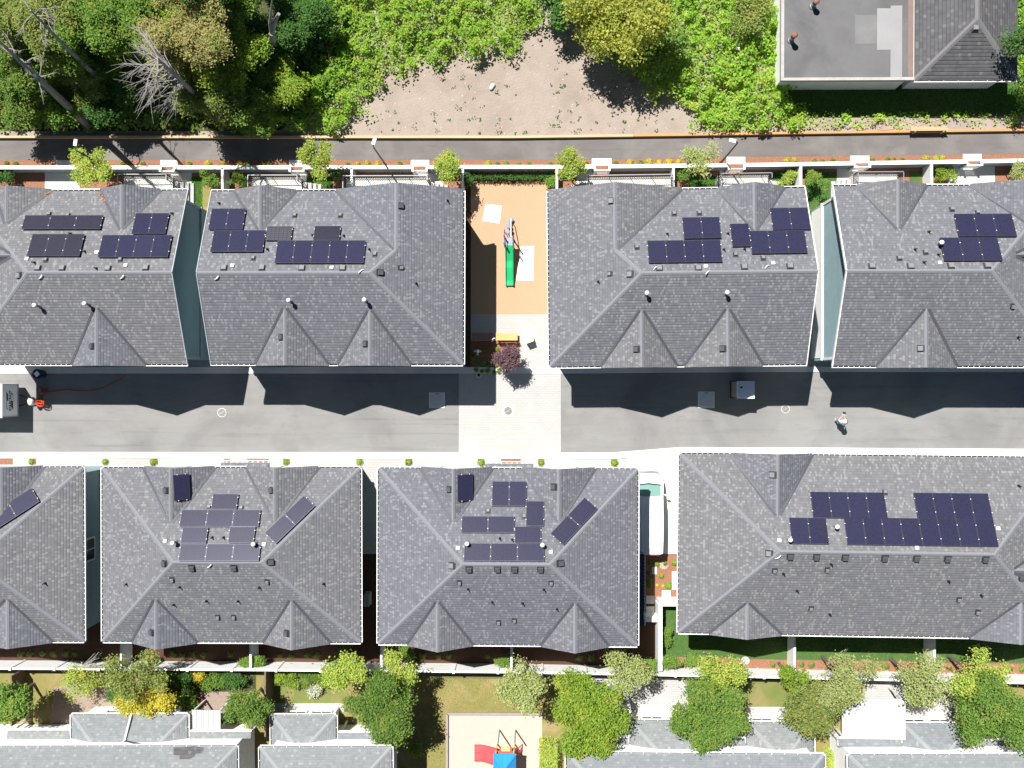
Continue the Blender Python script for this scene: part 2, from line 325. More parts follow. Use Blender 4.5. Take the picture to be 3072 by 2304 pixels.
# ------------------------------------------------------------------ town houses
HE, SL = 5.6, .468
def clip(poly, fn):
    out = []
    for i in range(len(poly)):
        p, q = poly[i], poly[(i+1) % len(poly)]; fp, fq = fn(*p), fn(*q)
        if fp >= -1e-9: out.append(p)
        if (fp >= 0) != (fq >= 0) and abs(fp-fq) > 1e-12:
            t = fp/(fp-fq); out.append((p[0]+(q[0]-p[0])*t, p[1]+(q[1]-p[1])*t))
    return out
class House:
    UPD = {'top': (0,-1), 'bot': (0,1), 'left': (1,0), 'right': (-1,0)}   # up-slope direction in plan
    def __init__(s, name, label, x0, x1, yt, yb, hips, he=HE, sl=SL, group=None, cat='townhouse', rot=None, sh=None, cap=None, wallm=None, inset=.42, trim=None):
        yt = yt if isinstance(yt, tuple) else (yt, yt); yb = yb if isinstance(yb, tuple) else (yb, yb)
        s.he, s.sl = he, sl; s.sh = sh or m_sh; s.cm = cap or m_cap; s.wallm = wallm or m_teal; s.trim = trim or m_white
        c = [w((x0, yt[0]), he), w((x1, yt[1]), he), w((x0, yb[0]), he), w((x1, yb[1]), he)]
        ang = (math.atan2(c[1].y-c[0].y, c[1].x-c[0].x) + math.atan2(c[3].y-c[2].y, c[3].x-c[2].x))/2 if rot is None else rot
        s.cx = sum(p.x for p in c)/4; s.cy = sum(p.y for p in c)/4; s.rot = ang
        L = [s.loc(p) for p in c]
        s.a = (L[1].x-L[0].x+L[3].x-L[2].x)/4; s.b = (L[0].y+L[1].y-L[2].y-L[3].y)/4 - .10
        if 'left' in hips: s.a -= .05; s.cx += .05
        if 'right' in hips: s.a -= .05; s.cx -= .05
        s.root = empty(name, (s.cx, s.cy, 0), ang, label, cat, group)
        s.hips = hips; s.exc = {'top': [], 'bot': [], 'left': [], 'right': []}
        s.capmb = MB(); s.vals = []; s.glist = {'top': [], 'bot': [], 'left': [], 'right': []}
    def loc(s, p):
        d = Vector((p.x-s.cx, p.y-s.cy, p.z)); c_, s_ = math.cos(-s.rot), math.sin(-s.rot)
        return Vector((d.x*c_-d.y*s_, d.x*s_+d.y*c_, d.z))
    def pz(s, side, x, y):
        return s.he + s.sl*{'top': s.b-y, 'bot': s.b+y, 'left': s.a+x, 'right': s.a-x}[side]
    def on(s, side, px, fn=None):
        z = s.he+1
        for _ in range(25):
            p = s.loc(w(px, z)); z = (fn or (lambda x, y: s.pz(side, x, y)))(p.x, p.y)
        return Vector((p.x, p.y, z))
    def face(s, m, pts, updir, sl, mi=0):
        k = math.sqrt(1+sl*sl); ux, uy = updir
        uv = [(-p[0]*uy+p[1]*ux, (p[0]*ux+p[1]*uy)*k) for p in pts]
        pts = [Vector(p) for p in pts]
        n = (pts[1]-pts[0]).cross(pts[2]-pts[0])
        if n.z < 0: pts = pts[::-1]; uv = uv[::-1]
        m.add(pts, uv, mi)
    def cap(s, p, q, drop, wd=.115):
        p, q = Vector(p), Vector(q); d = (q-p); o = Vector((-d.y, d.x, 0)).normalized()*wd; z = Vector((0,0,.02)); e = Vector((0,0,drop*wd/.13-.012))
        for sg in (1, -1):
            f = [p+z, q+z, q+o*sg-e, p+o*sg-e]
            if (f[1]-f[0]).cross(f[2]-f[0]).z < 0: f = f[::-1]
            s.capmb.add(f)
    def roof(s, caps=True):
        m = MB(); R = [(-s.a,-s.b), (s.a,-s.b), (s.a,s.b), (-s.a,s.b)]
        sides = ['top', 'bot'] + s.hips
        for i in sides:
            P = R
            for j in sides:
                if j != i: P = clip(P, lambda x, y: s.pz(j, x, y)-s.pz(i, x, y))
            if len(P) > 2: s.face(m, [(x, y, s.pz(i, x, y)) for x, y in P], s.UPD[i], s.sl)
        s.roof_mb = m
        xl = -s.a + (s.b if 'left' in s.hips else 0); xr = s.a - (s.b if 'right' in s.hips else 0); zr = s.he+s.sl*s.b; s.zr = zr
        s.xl, s.xr = xl, xr
        if caps:
            s.cap((xl,0,zr), (xr,0,zr), s.sl*.13)
            for side, x0, sg in (('left', xl, -1), ('right', xr, 1)):
                if side in s.hips:
                    for ys in (1, -1):
                        end = getattr(s, 'hipend', {}).get((side, ys))
                        e = Vector((sg*s.a, ys*s.b, s.he)) if end is None else end
                        s.cap((x0,0,zr), e, s.sl*.13*.707)
    def gable(s, side, bl, br, apex, cap=True, vl=True, vr=True, front=True):
        """cross gable on an eave: two roof faces, its ridge, valleys and end wall"""
        A = s.on(side, apex); z = A.z
        if side in ('top', 'bot'):
            sg = 1 if side == 'top' else -1
            x0 = s.loc(w(bl, s.he)).x if isinstance(bl, tuple) else bl; x1 = s.loc(w(br, s.he)).x if isinstance(br, tuple) else br
            yf = sg*(s.b+.12); B0 = Vector((x0, yf, s.he+(.01 if vl else 0))); B1 = Vector((x1, yf, s.he+(.01 if vr else 0))); P = Vector((A.x, yf, z))
            s.exc[side].append((x0, x1)); u0, u1 = (1,0), (-1,0); sl0 = (z-s.he)/max(.3, A.x-x0); sl1 = (z-s.he)/max(.3, x1-A.x)
            inn = Vector((0, -sg*.34, 0))
        else:
            sg = 1 if side == 'right' else -1
            y0 = s.loc(w(bl, s.he)).y if isinstance(bl, tuple) else bl; y1 = s.loc(w(br, s.he)).y if isinstance(br, tuple) else br
            xf = sg*(s.a+.07); B0 = Vector((xf, y0, s.he+.01)); B1 = Vector((xf, y1, s.he+.01)); P = Vector((xf, A.y, z))
            s.exc[side].append((min(y0,y1), max(y0,y1))); u0, u1 = ((0,1),(0,-1)) if y0 < y1 else ((0,-1),(0,1)); sl0 = (z-s.he)/abs(A.y-y0); sl1 = (z-s.he)/abs(y1-A.y)
            inn = Vector((-sg*.34, 0, 0))
        e0 = [] if vl else [Vector((B0.x, sg*s.b, s.he))]; e1 = [] if vr else [Vector((B1.x, sg*s.b, s.he))]
        m = MB(); s.face(m, [P, A]+e0+[B0], u0, sl0); s.face(m, [P, A]+e1+[B1], u1, sl1)
        dn = Vector((0,0,-.17))
        for p, q in ((B0, P), (P, B1)): m.add([p, q, q+dn, p+dn], None, 1)
        if front:
            k = .9
            W = [B0+(P-B0)*.06+inn-Vector((0,0,.25)), B1+(P-B1)*.06+inn-Vector((0,0,.25)), P+inn-Vector((0,0,.08))]
            m.add(W, None, 2)
        g = m.build('gable_roof', [s.sh, m_trimg, s.wallm], s.root)
        if cap: s.cap(A, P, (sl0+sl1)/2*.13)
        for on_, B, u in ((vl, B0, u0), (vr, B1, u1)):
            if not on_: continue
            d = (B-A); mu = Vector(s.UPD[side]+(0,))
            n = Vector((-d.y, d.x, 0)).normalized()
            if n.dot(Vector((u[0],u[1],0))) > 0: n = -n      # towards the main slope
            q = []
            for p in (A+d*.02, B-d*.01):
                e = p+n*.165
                q.append((p+Vector((0,0,.016)), Vector((e.x, e.y, s.pz(side, e.x, e.y)+.016))))
            f = [q[0][0], q[1][0], q[1][1], q[0][1]]
            if (f[1]-f[0]).cross(f[2]-f[0]).z < 0: f = f[::-1]
            vm_ = MB(); vm_.add(f); s.vals.append(vm_)
        s.last = dict(A=A, P=P, B0=B0, B1=B1, fn0=lambda x, y, B=B0, u=u0, k=sl0: s.he+k*((x-B.x)*u[0]+(y-B.y)*u[1]),
                      fn1=lambda x, y, B=B1, u=u1, k=sl1: s.he+k*((x-B.x)*u[0]+(y-B.y)*u[1]), u0=u0, u1=u1, sl0=sl0, sl1=sl1)
        s.glist[side].append(s.last); return s.last
    def finish(s, gutters=('top','bot','left','right'), step=.32):
        s.roof_mb_obj = s.roof_mb.build('roof', [s.sh], s.root)
        if s.capmb.f: s.capmb.build('ridge_cap', s.cm, s.root)
        for v_ in s.vals: v_.build('valley_flashing', m_valley, s.root)
        zt = s.he-.03
        for side in gutters:
            horiz = side in ('top', 'bot'); L = s.a if horiz else s.b
            if side in ('left', 'right') and side not in s.hips: continue
            cuts = sorted(s.exc[side]); segs = []; p0 = -L-(0 if not horiz else .0)
            for c0, c1 in cuts:
                if c0-p0 > .25: segs.append((p0, c0))
                p0 = max(p0, c1)
            if L-p0 > .25: segs.append((p0, L))
            for g0, g1 in segs:
                m = MB()
                def bx(u0, u1, v0, v1, z0, z1, mi):
                    if side == 'top': m.box(u0, u1, s.b+v0, s.b+v1, z0, z1, mi)
                    elif side == 'bot': m.box(u0, u1, -s.b-v1, -s.b-v0, z0, z1, mi)
                    elif side == 'right': m.box(s.a+v0, s.a+v1, u0, u1, z0, z1, mi)
                    else: m.box(-s.a-v1, -s.a-v0, u0, u1, z0, z1, mi)
                bx(g0, g1, .078, .118, zt-.11, zt+.02, 0); bx(g0, g1, .0, .078, zt-.12, zt-.10, 1); bx(g0, g1, -.03, 0, zt-.19, zt-.012, 2)
                n = max(1, int((g1-g0)/step))
                for i in range(n+1):
                    u = g0+.04+(g1-g0-.08)*i/n; bx(u-.013, u+.013, -.02, .077, zt-.004, zt+.008, 0)
                for e in (g0, g1-.02): bx(e+.001, e+.019, .001, .077, zt-.1, zt, 0)
                m.build('gutter', [m_white, m_gshade, m_trimg], s.root)
    def walls(s, band=None, inset=None, ix=None):
        i = inset or .42; ax, by = s.a-(ix or i), s.b-i; m = MB(); zt = s.he-.02
        for x0, x1, y0, y1 in ((-ax,ax,by-.15,by), (-ax,ax,-by,-by+.15)): m.box(x0, x1, y0, y1, 0, zt)
        for side, sg in (('left',-1), ('right',1)):
            x0, x1 = sorted((sg*ax, sg*(ax-.15)))
            if side in s.hips: m.box(x0, x1, -by+.15, by-.15, 0, zt)
            else:
                zp = s.he+s.sl*s.b-.22; zl = s.he+s.sl*i-.2
                pr = [(-by+.15, 0), (by-.15, 0), (by-.15, zl), (0, zp), (-by+.15, zl)]
                A_ = [Vector((x1, y, z)) for y, z in pr]; B_ = [Vector((x0, y, z)) for y, z in pr]
                m.add(A_); m.add(B_[::-1])
                for k in range(5): m.add([B_[k], B_[(k+1) % 5], A_[(k+1) % 5], A_[k]])
        s.wall = m.build('wall', s.wallm, s.root)
        so = MB(); so.box(-(s.a-.01 if 'left' in s.hips else ax), s.a-.01 if 'right' in s.hips else ax, -s.b+.01, s.b-.01, s.he-.19, s.he-.15); so.build('soffit', m_white, s.root)
        s.ax, s.by = ax, by
    def gable_trim(s, side, tm, z=2.5):
        """belly band, corner boards and rake board on a gable end wall"""
        sg = -1 if side == 'left' else 1; x = sg*s.ax; m = MB()
        x0, x1 = sorted((x, x+sg*.05)); xb0, xb1 = sorted((x, x+sg*.13))
        m.box(xb0, xb1, -s.by, s.by, z-.24, z)
        for y in (-s.by, s.by-.16): m.box(x0, x1, y, y+.16, z+.001, s.he-.05)
        m.build('wall_trim', tm, s.root)
        r = MB(); X = sg*s.a
        for ys in (1, -1):
            p = Vector((X-sg*.02, ys*s.b, s.he-.07)); q = Vector((X-sg*.02, 0, s.zr-.07)); r.bar(p, q, .05, .2)
        r.build('rake_board', tm, s.root)
    def frame(s, side, px, fn=None, up=None, sl=None, lift=0.0):
        p = s.on(side, px, fn); u = up or s.UPD[side]; k = sl or s.sl
        y = Vector((u[0], u[1], k)).normalized(); x = Vector((u[1], -u[0], 0)).normalized(); n = x.cross(y)
        if n.z < 0: x = -x; n = -n
        T = Matrix((x, y, n)).transposed().to_4x4(); T.translation = p + n*lift
        return T
    def vert(s, side, px, fn=None):
        return Matrix.Translation(s.on(side, px, fn))
def box_vent(wd, h, top):
    m = MB(); a_ = wd/2
    m.box(-a_-.06, a_+.06, -a_-.06, a_+.1, 0, .012, 1)
    b_ = a_*.9
    P = [(-a_,-a_),(a_,-a_),(a_,a_),(-a_,a_)]; Q = [(-b_,-b_),(b_,-b_),(b_,b_),(-b_,b_)]
    for i in range(4):
        j = (i+1) % 4
        m.add([(*P[i], .04), (*P[j], .04), (*P[j], h*.75), (*P[i], h*.75)], None, 0)
        m.add([(*P[i], h*.75), (*P[j], h*.75), (*Q[j], h), (*Q[i], h)], None, 0)
    m.add([(*p, h) for p in Q], None, 0); m.add([(*p, .04) for p in P][::-1], None, 1)
    m.box(-a_*.8, a_*.8, -a_*.8, a_*.8, .012, .041, 1)
    return m.mesh('roof_vent', [top, m_dark])
V_BOX = box_vent(.30, .15, m_vent); V_BOXD = box_vent(.30, .16, M('black_vent_metal', (.075,.078,.085), None, 6, .5)); V_SM = box_vent(.19, .14, m_vent)
def mk(fn, name, mats, smooth=False):
    m = MB(); fn(m); me = m.mesh(name, mats)
    if smooth: me.polygons.foreach_set('use_smooth', [True]*len(me.polygons))
    return me
V_PIPE = mk(lambda m: (m.lathe([(.085,-.04), (.08,.03), (.04,.06)], 10), m.tube([(0,0,.0), (0,0,.33)], .034, 10)), 'vent_pipe', [m_black])
V_FLUE = mk(lambda m: (m.lathe([(.13,-.06), (.12,.03), (.07,.10)], 12, m=1), m.tube([(0,0,0), (0,0,.5)], .065, 10, 1)), 'flue', [m_wplast, m_steelg])
V_FCAP = mk(lambda m: m.lathe([(.11,.50), (.135,.53), (.13,.60), (.085,.66), (.0,.68)], 14), 'flue_cap', [m_wplast], True)
V_JB = mk(lambda m: (m.box(-.10,.10,-.10,.10,.0,.09), m.box(-.07,.07,-.07,.07,.091,.11)), 'junction_box', [m_wplast])
V_TUBE = mk(lambda m: (m.tube([(-.15,-.1,.07), (-.03,-.02,.10), (.10,.14,.09)], .032, 8), m.tube([(-.15,-.1,.07), (-.17,-.11,.0)], .03, 8)), 'conduit_elbow', [m_wplast], True)
V_CLAMP = mk(lambda m: m.box(-.023,.023,-.023,.023,0,.024), 'clamp', [m_clamp])
def put_on(h, me, side, pts, vertical=False, lift=.0, fn=None, up=None, sl=None):
    for p in pts:
        T = h.vert(side, p, fn) if vertical else h.frame(side, p, fn, up, sl, lift)
        o = put(me.name.split('.')[0], me, h.root, T)
        if me is V_FLUE: put('flue_cap', V_FCAP, o)
def panel_mesh(W, L, mat=None):
    m = MB(); t, e = .038, .022
    m.box(0, W, 0, L, 0, t, 1)
    m.add([(e,e,t+.003), (W-e,e,t+.003), (W-e,L-e,t+.003), (e,L-e,t+.003)], [(0,0), (1,0), (1,L/W), (0,L/W)], 0)
    return m.mesh('solar_panel', [mat or m_sol, m_frame])
def solar(h, O, U, V, n, m_=1, lift=.13, mat=None):
    """n x m_ modules in the parallelogram O, U, V of points on a roof slope (house space)"""
    O, U, V = Vector(O), Vector(U), Vector(V); x = (U-O).normalized(); nrm = x.cross(V-O).normalized()
    if nrm.z < 0: nrm = -nrm
    y = nrm.cross(x)
    if y.dot(V-O) < 0: y = -y; 
    W = (U-O).length/n; L = abs((V-O).dot(y))/m_; g = .014
    if x.cross(y).dot(nrm) < 0:                       # keep a right-handed frame
        O = O + x*(U-O).length; x = -x
    me = panel_mesh(W-g, L-g, mat)
    for i in range(n):
        for j in range(m_):
            T = Matrix((x, y, nrm)).transposed().to_4x4(); T.translation = O + x*(W*i+g/2) + y*(L*j+g/2) + nrm*lift
            o = put('solar_panel', me, h.root, T)
            for fy in (.25, .76):
                put('clamp', V_CLAMP, o, Matrix.Translation((-g/2, L*fy, .036)))
                if i == n-1: put('clamp', V_CLAMP, o, Matrix.Translation((W-g/2, L*fy, .036)))
def arr(h, side, bl, tr, n, m_=1, mat=None):
    p, q = h.on(side, bl), h.on(side, tr)
    x0, x1 = p.x, q.x
    z = lambda y: h.pz(side, 0, y)
    solar(h, (x0, p.y, z(p.y)), (x1, p.y, z(p.y)), (x0, q.y, z(q.y)), n, m_, .13, mat)
def arr4(h, side, o, u, v, n, m_=1, fn=None):
    solar(h, h.on(side, o, fn), h.on(side, u, fn), h.on(side, v, fn), n, m_)

# ---- upper row, beside the lane
T1 = House('townhouse', 'grey shingled townhouse cut off by the photo edge, dark teal gable wall, above the trailer', -115, 564, 567, 1097, ['left'])
T1.hipend = {}
T1.roof(); T1.walls(); T1.gable_trim('right', m_trimg)
T1.gable('top', a(0,0,865,1640), a(0,0,1388,1640), a(0,1,1047,322))
T1.gable('top', (-18,567), a(0,0,448,1640), a(0,1,52,268))
T1.gable('bot', a(0,1,620,1490), a(0,1,1258,1505), a(0,1,830,1002))
T1.gable('left', (-115, 855), (-115, 680), (33,766))
T2 = House('townhouse', 'grey shingled townhouse between the dark gap wall and the shaded side of the playground', 632, 1394.5, 568, 1097, ['right'])
T2.hipend = {('right', 1): T2.on('top', (1188,749.6))}
T2.roof(); T2.walls(); T2.gable_trim('left', m_trimg)
T2.gable('top', (703,568), (889,568), a(1,1,30,322))
T2.gable('top', (1007.6,568), T2.a, (1188,749.6), vr=False)
T2.gable('bot', a(1,1,-5,1495), a(1,1,630,1495), a(1,1,247,1003))
T2.gable('bot', a(1,1,708,1495), a(1,1,1340,1503), a(1,1,982,1018))
T3 = House('townhouse', 'grey shingled townhouse on the bright side of the playground, beside the portable toilet', 1642.5, 2418.6, (572,555), (1102,1100), ['left'])
T3.hipend = {('left', 1): T3.on('top', (1846,749.6))}
T3.roof(); T3.walls(); T3.gable_trim('right', m_white)
T3.gable('top', -T3.a, (2045.7,560), (1846,749.6), vl=False)
T3.gable('top', a(2,0,1778,1605), a(3,0,138,1600), a(2,1,2100,333))
T3.gable('bot', a(2,1,768,1515), a(2,1,1426,1515), a(2,1,1120,1023))
T3.gable('bot', a(2,1,1490,1515), a(2,1,2167,1518), a(2,1,1865,1010))
T4 = House('townhouse', 'grey shingled townhouse with a sunlit pale teal gable wall facing the narrow gap', 2496.7, 3194, (556,548), (1100,1106), ['right'])
T4.hipend = {}
T4.roof(); T4.walls(); T4.gable_trim('left', m_white)
lw = MB(); lw.box(-T4.ax-.03, -T4.ax-.001, -T4.by+.161, T4.by-.161, 0, 2.255); lw.build('lower_wall', m_wsiding, T4.root)
T4.gable('top', a(3,0,772,1598), a(3,0,1368,1593), a(3,1,1127,318))
T4.gable('top', (2910,552), T4.a, (3098,677), vr=False)
T4.gable('bot', a(3,1,935,1510), a(3,1,1632,1515), a(3,1,1372,1008))
T4.gable('right', (3194, 700), (3194, 830), (3046,764))
# ---- lower row, across the driveway
B1 = House('townhouse', 'grey hip roof house cut by the photo edge, one slanted panel pair, below the trailer', -560, 255.2, 1398, 1927.6, ['left','right'])
B1.roof(); B1.walls()
B1.gable('top', (-82,1398), (130,1398), (2,1567))
B1.gable('bot', (-110,1928), a(0,3,452,578), a(0,3,60,208))
B2 = House('townhouse', 'grey shingled hip roof house with pale glaring panels and a lone panel on its gable', 302.8, 1085.7, 1399, (1929,1932), ['left','right'])
B2.roof(); B2.walls(ix=.95)
G2 = B2.gable('top', a(0,2,1243,850), a(0,2,1857,855), a(0,2,1473,1352))
B2.gable('top', (739,1398), a(1,2,542,850), a(1,2,160,1345))
B2.gable('bot', a(0,3,1140,580), a(0,3,1703,580), a(0,3,1343,208))
B2.gable('bot', a(1,3,63,590), a(1,3,640,592), a(1,3,305,213))
B3 = House('townhouse', 'grey shingled hip roof house with dark blue panels, the white van parked against its side', 1130.8, 1917, (1400,1404), (1936,1942), ['left','right'])
B3.roof(); B3.walls(ix=.95)
G3 = B3.gable('top', a(1,2,1425,850), a(1,2,2043,853), a(1,2,1705,1342))
B3.gable('top', a(2,2,88,855), a(2,2,717,860), a(2,2,405,1342))
B3.gable('bot', a(1,3,1308,602), a(1,3,1875,604), a(1,3,1568,226))
B3.gable('bot', a(2,3,248,612), a(2,3,832,616), a(2,3,546,238))
B4 = House('townhouse', 'long grey shingled house carrying the largest group of dark blue panels', 2033, 3201, (1357.6,1368), (1901,1922), ['left','right'])
B4.roof(); B4.walls(ix=.95)
B4.gable('top', a(2,2,1885,735), a(3,2,382,745), a(3,2,85,1290))
B4.gable('bot', a(2,3,1700,510), a(3,3,117,517), a(2,3,2035,238))
B4.gable('bot', a(3,3,1733,547), (3170,1922), a(3,3,2190,228))
B4.gable('right', (3201, 1600), (3201, 1800), (3041,1712))
for h in (T1,T2,T3,T4,B1,B2,B3,B4): h.finish()
# ---- solar panels
A_ = lambda c, r, *v: [a(c,r,v[i],v[i+1]) for i in range(0,len(v),2)]
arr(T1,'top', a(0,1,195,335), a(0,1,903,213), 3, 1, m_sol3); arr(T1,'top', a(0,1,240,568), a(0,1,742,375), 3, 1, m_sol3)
arr(T1,'top', a(0,1,1143,374), a(0,1,1472,195), 2); arr(T1,'top', a(0,1,852,577), a(0,1,1496,383), 4)
arr(T2,'top', a(0,1,1805,337), a(0,1,2132,155), 2); arr(T2,'top', a(0,1,1823,530), a(1,1,92,342), 3)
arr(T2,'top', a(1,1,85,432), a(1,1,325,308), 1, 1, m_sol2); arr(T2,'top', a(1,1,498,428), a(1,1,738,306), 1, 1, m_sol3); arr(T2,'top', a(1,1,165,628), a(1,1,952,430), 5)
arr(T3,'top', a(2,1,1482,416), a(2,1,1787,228), 2); arr(T3,'top', a(2,1,1178,625), a(2,1,1795,425), 4)
arr(T3,'top', a(2,1,1900,485), a(2,1,2038,285), 1); arr(T3,'top', a(2,1,2068,546), a(3,1,308,342), 3); arr(T3,'top', a(3,1,38,340), a(3,1,336,147), 2)
arr(T4,'top', a(3,1,1640,398), a(3,1,2093,200), 3); arr(T4,'top', a(3,1,1515,607), a(3,1,1970,405), 3)
arr4(B1,'top', a(0,2,-120,1310), a(0,2,283,1052), a(0,2,-30,1420), 2)
arr4(B2,'top', a(1,2,78,1443), a(1,2,418,1118), a(1,2,180,1535), 2)
arr4(B3,'top', a(2,2,330,1448), a(2,2,627,1135), a(2,2,440,1557), 2)
arr(B2,'top', a(0,2,1828,1240), a(0,2,2068,1105), 1); arr(B2,'top', z2(510,350), z2(1548,133), 3)
arr(B2,'top', z2(525,563), z2(883,355), 1); arr(B2,'top', z2(1128,558), z2(1483,350), 1); arr(B2,'top', z2(497,788), z2(1550,568), 3)
arr(B3,'top', a(1,2,2037,1210), a(2,2,126,998), 2); arr(B3,'top', a(2,2,120,1383), a(2,2,274,1168), 1)
arr(B3,'top', z3(188,172), z3(866,-38), 2); arr(B3,'top', z3(866,300), z3(1204,92), 1); arr(B3,'top', z3(217,530), z3(1246,308), 3)
arr(B4,'top', a(3,2,384,1312), a(3,2,994,1094), 4); arr(B4,'top', a(3,2,1286,1320), a(3,2,1890,1102), 4)
arr(B4,'top', a(3,2,200,1537), a(3,2,494,1314), 2); arr(B4,'top', a(3,2,680,1545), a(3,2,1936,1324), 8)
fn = G2['fn1']; arr4(B2,'top', a(0,2,1500,1160), a(0,2,1488,935), a(0,2,1640,1157), 1, 1, fn)
fn3 = G3['fn1']; arr4(B3,'top', a(1,2,1733,1163), a(1,2,1730,933), a(1,2,1866,1160), 1, 1, fn3)
# ---- vents, pipes, flues and boxes
def many(h, side, me, pts, vertical=False, lift=0.0): put_on(h, me, side, pts, vertical, lift)
many(T1,'top',V_BOX, A_(0,1,330,660,540,660,935,663,1262,657)); many(T1,'left',V_BOX, A_(0,1,167,722))
many(T1,'top',V_SM, A_(0,1,427,192,590,203,398,588,1043,585)); many(T1,'bot',V_FLUE, A_(0,1,340,985,768,970), True)
many(T1,'top',V_PIPE, A_(0,1,613,360,735,514,300,610,835,660,1490,187), True); many(T1,'top',V_JB, A_(0,1,235,582,838,525,1088,637)); many(T1,'bot',V_TUBE, A_(0,1,360,733,1063,733))
many(T2,'top',V_BOX, A_(0,1,1937,657)+A_(1,1,53,657,398,660,750,660)); many(T2,'right',V_BOXD, A_(1,1,1075,697,1250,122)); many(T2,'right',V_SM, A_(1,1,1255,655))
many(T2,'top',V_SM, A_(1,1,337,203,730,203,1028,540)+A_(0,1,2190,572)); many(T2,'bot',V_FLUE, A_(1,1,302,942,950,938), True)
many(T2,'right',V_PIPE, A_(1,1,1655,75,1385,790), True); many(T2,'top',V_PIPE, A_(1,1,980,497,760,378,490,375,100,495)+A_(0,1,1895,98), True)
many(T2,'top',V_JB, A_(1,1,655,658)+A_(0,1,2010,640)); many(T2,'top',V_TUBE, A_(1,1,905,688)); many(T2,'bot',V_TUBE, A_(0,1,1880,740))
many(T3,'left',V_BOX, A_(2,1,858,77,1018,710)); many(T3,'top',V_BOX, A_(2,1,1272,662,1610,660,2007,650)+A_(3,1,190,643)); many(T3,'left',V_SM, A_(2,1,843,708))
many(T3,'top',V_SM, A_(2,1,1400,188,1617,182,1079,477,1931,541,2170,571)); many(T3,'bot',V_FLUE, A_(2,1,1157,880,1843,875), True)
many(T3,'top',V_PIPE, A_(2,1,1342,362,1830,498,1865,360,2008,495), True); many(T3,'left',V_PIPE, A_(2,1,745,775), True)
many(T3,'top',V_JB, A_(2,1,1672,645)+A_(3,1,43,617)); many(T3,'top',V_TUBE, A_(2,1,1235,660,1685,700,2195,650))
many(T4,'top',V_BOX, A_(3,1,898,643,1232,645,1580,640,1893,638)); many(T4,'top',V_SM, A_(3,1,1588,150,1810,177,1133,574,1360,521)); many(T4,'bot',V_SM, A_(3,1,2115,990))
many(T4,'top',V_FLUE, A_(3,1,1466,448), True); many(T4,'top',V_PIPE, A_(3,1,1388,345,1268,497,1345,608,1470,542), True); many(T4,'bot',V_PIPE, A_(3,1,2160,1255), True); many(T4,'top',V_JB, A_(3,1,1483,615))
many(B1,'right',V_PIPE, A_(0,3,390,62), True)
many(B2,'left',V_BOXD, [z2(312,813)]); many(B2,'bot',V_BOXD, [z2(665,868), z2(1203,868)]); many(B2,'right',V_BOXD, [z2(1668,795)])
many(B2,'top',V_SM, [z2(885,87), z2(1295,100)]); many(B2,'bot',V_SM, [z2(412,1018), z2(1625,1047)]+A_(0,3,1883,357,2021,357))
many(B2,'top',V_PIPE, [z2(925,478), z2(1070,478)], True); many(B2,'bot',V_PIPE, A_(0,3,1555,95,1503,247,1785,215,2058,217)+A_(1,3,30,100), True); many(B2,'left',V_PIPE, A_(0,3,1095,70), True); many(B2,'right',V_PIPE, A_(1,3,585,67), True)
many(B2,'top',V_FLUE, [z2(462,530), z2(1482,545)], True); many(B2,'top',V_JB, [z2(323,527), z2(1583,570)]); many(B2,'bot',V_TUBE, [z2(898,836)])
many(B3,'left',V_BOX, [z3(67,583)]); many(B3,'bot',V_BOXD, [z3(287,628), z3(650,628), z3(870,628), z3(1200,628)]); many(B3,'right',V_BOXD, [z3(1455,553)])
many(B3,'bot',V_SM, [z3(163,803), z3(1333,808)]+A_(1,3,2095,403)+A_(2,3,20,387)); many(B3,'top',V_SM, A_(1,2,2005,1245)+A_(2,2,105,1292))
many(B3,'top',V_PIPE, [z3(680,235), z3(838,252)], True); many(B3,'bot',V_PIPE, [z3(272,882), z3(1240,887), z3(580,1047), z3(970,1062)]+A_(2,3,90,235,388,285), True)
many(B3,'top',V_FLUE, [z3(268,285), z3(1222,300)], True); many(B3,'top',V_JB, [z3(143,363), z3(1328,412)])
many(B4,'left',V_BOX, [z4(75,170)]); many(B4,'bot',V_BOXD, [z4(253,195), z4(473,200), z4(713,203), z4(1045,210), z4(1312,210), z4(1572,215), z4(1888,220)]); many(B4,'right',V_BOXD, [z4(2190,372)])
many(B4,'bot',V_SM, [z4(122,315), z4(563,308), z4(427,632), z4(1667,557), z4(1822,663)]); many(B4,'top',V_SM, A_(3,2,1010,1085))
many(B4,'bot',V_PIPE, [z4(195,338), z4(308,480), z4(595,258), z4(583,678), z4(1578,400), z4(1850,517)], True); many(B4,'top',V_PIPE, A_(3,2,2165,1030), True)
many(B4,'top',V_JB, [z4(160,60), z4(1312,125)]+A_(3,2,1985,1400)); many(B4,'top',V_FLUE, A_(3,2,572,1372,172,1484), True); many(B4,'bot',V_TUBE, [z4(155,195)])
def dormer_vent(h, g, which, px, me):
    f = g['fn'+which]; put_on(h, me, 'top', [px], False, 0, f, g['u'+which], g['sl'+which])
def dv(h, side, idx, px, which='0', me=None):
    h_g = h.glist[side][idx]; dormer_vent(h, h_g, which, px, me or V_BOXD)

dv(T1,'bot',0, a(0,1,797,1333)); dv(T2,'bot',0, a(1,1,220,1255)); dv(T2,'bot',1, a(1,1,948,1313)); dv(T3,'bot',0, a(2,1,1075,1360)); dv(T3,'bot',1, a(2,1,1821,1355)); dv(T4,'bot',0, a(3,1,1320,1352), me=V_BOX)
dv(B2,'top',0, a(0,2,1437,1070)); dv(B2,'top',1, a(1,2,137,1070)); dv(B2,'bot',0, a(0,3,1312,490)); dv(B2,'bot',1, a(1,3,266,495)); dv(B3,'top',0, a(1,2,1673,1062)); dv(B3,'top',1, a(2,2,362,1040)); dv(B4,'top',0, a(3,2,40,935), me=V_BOX)
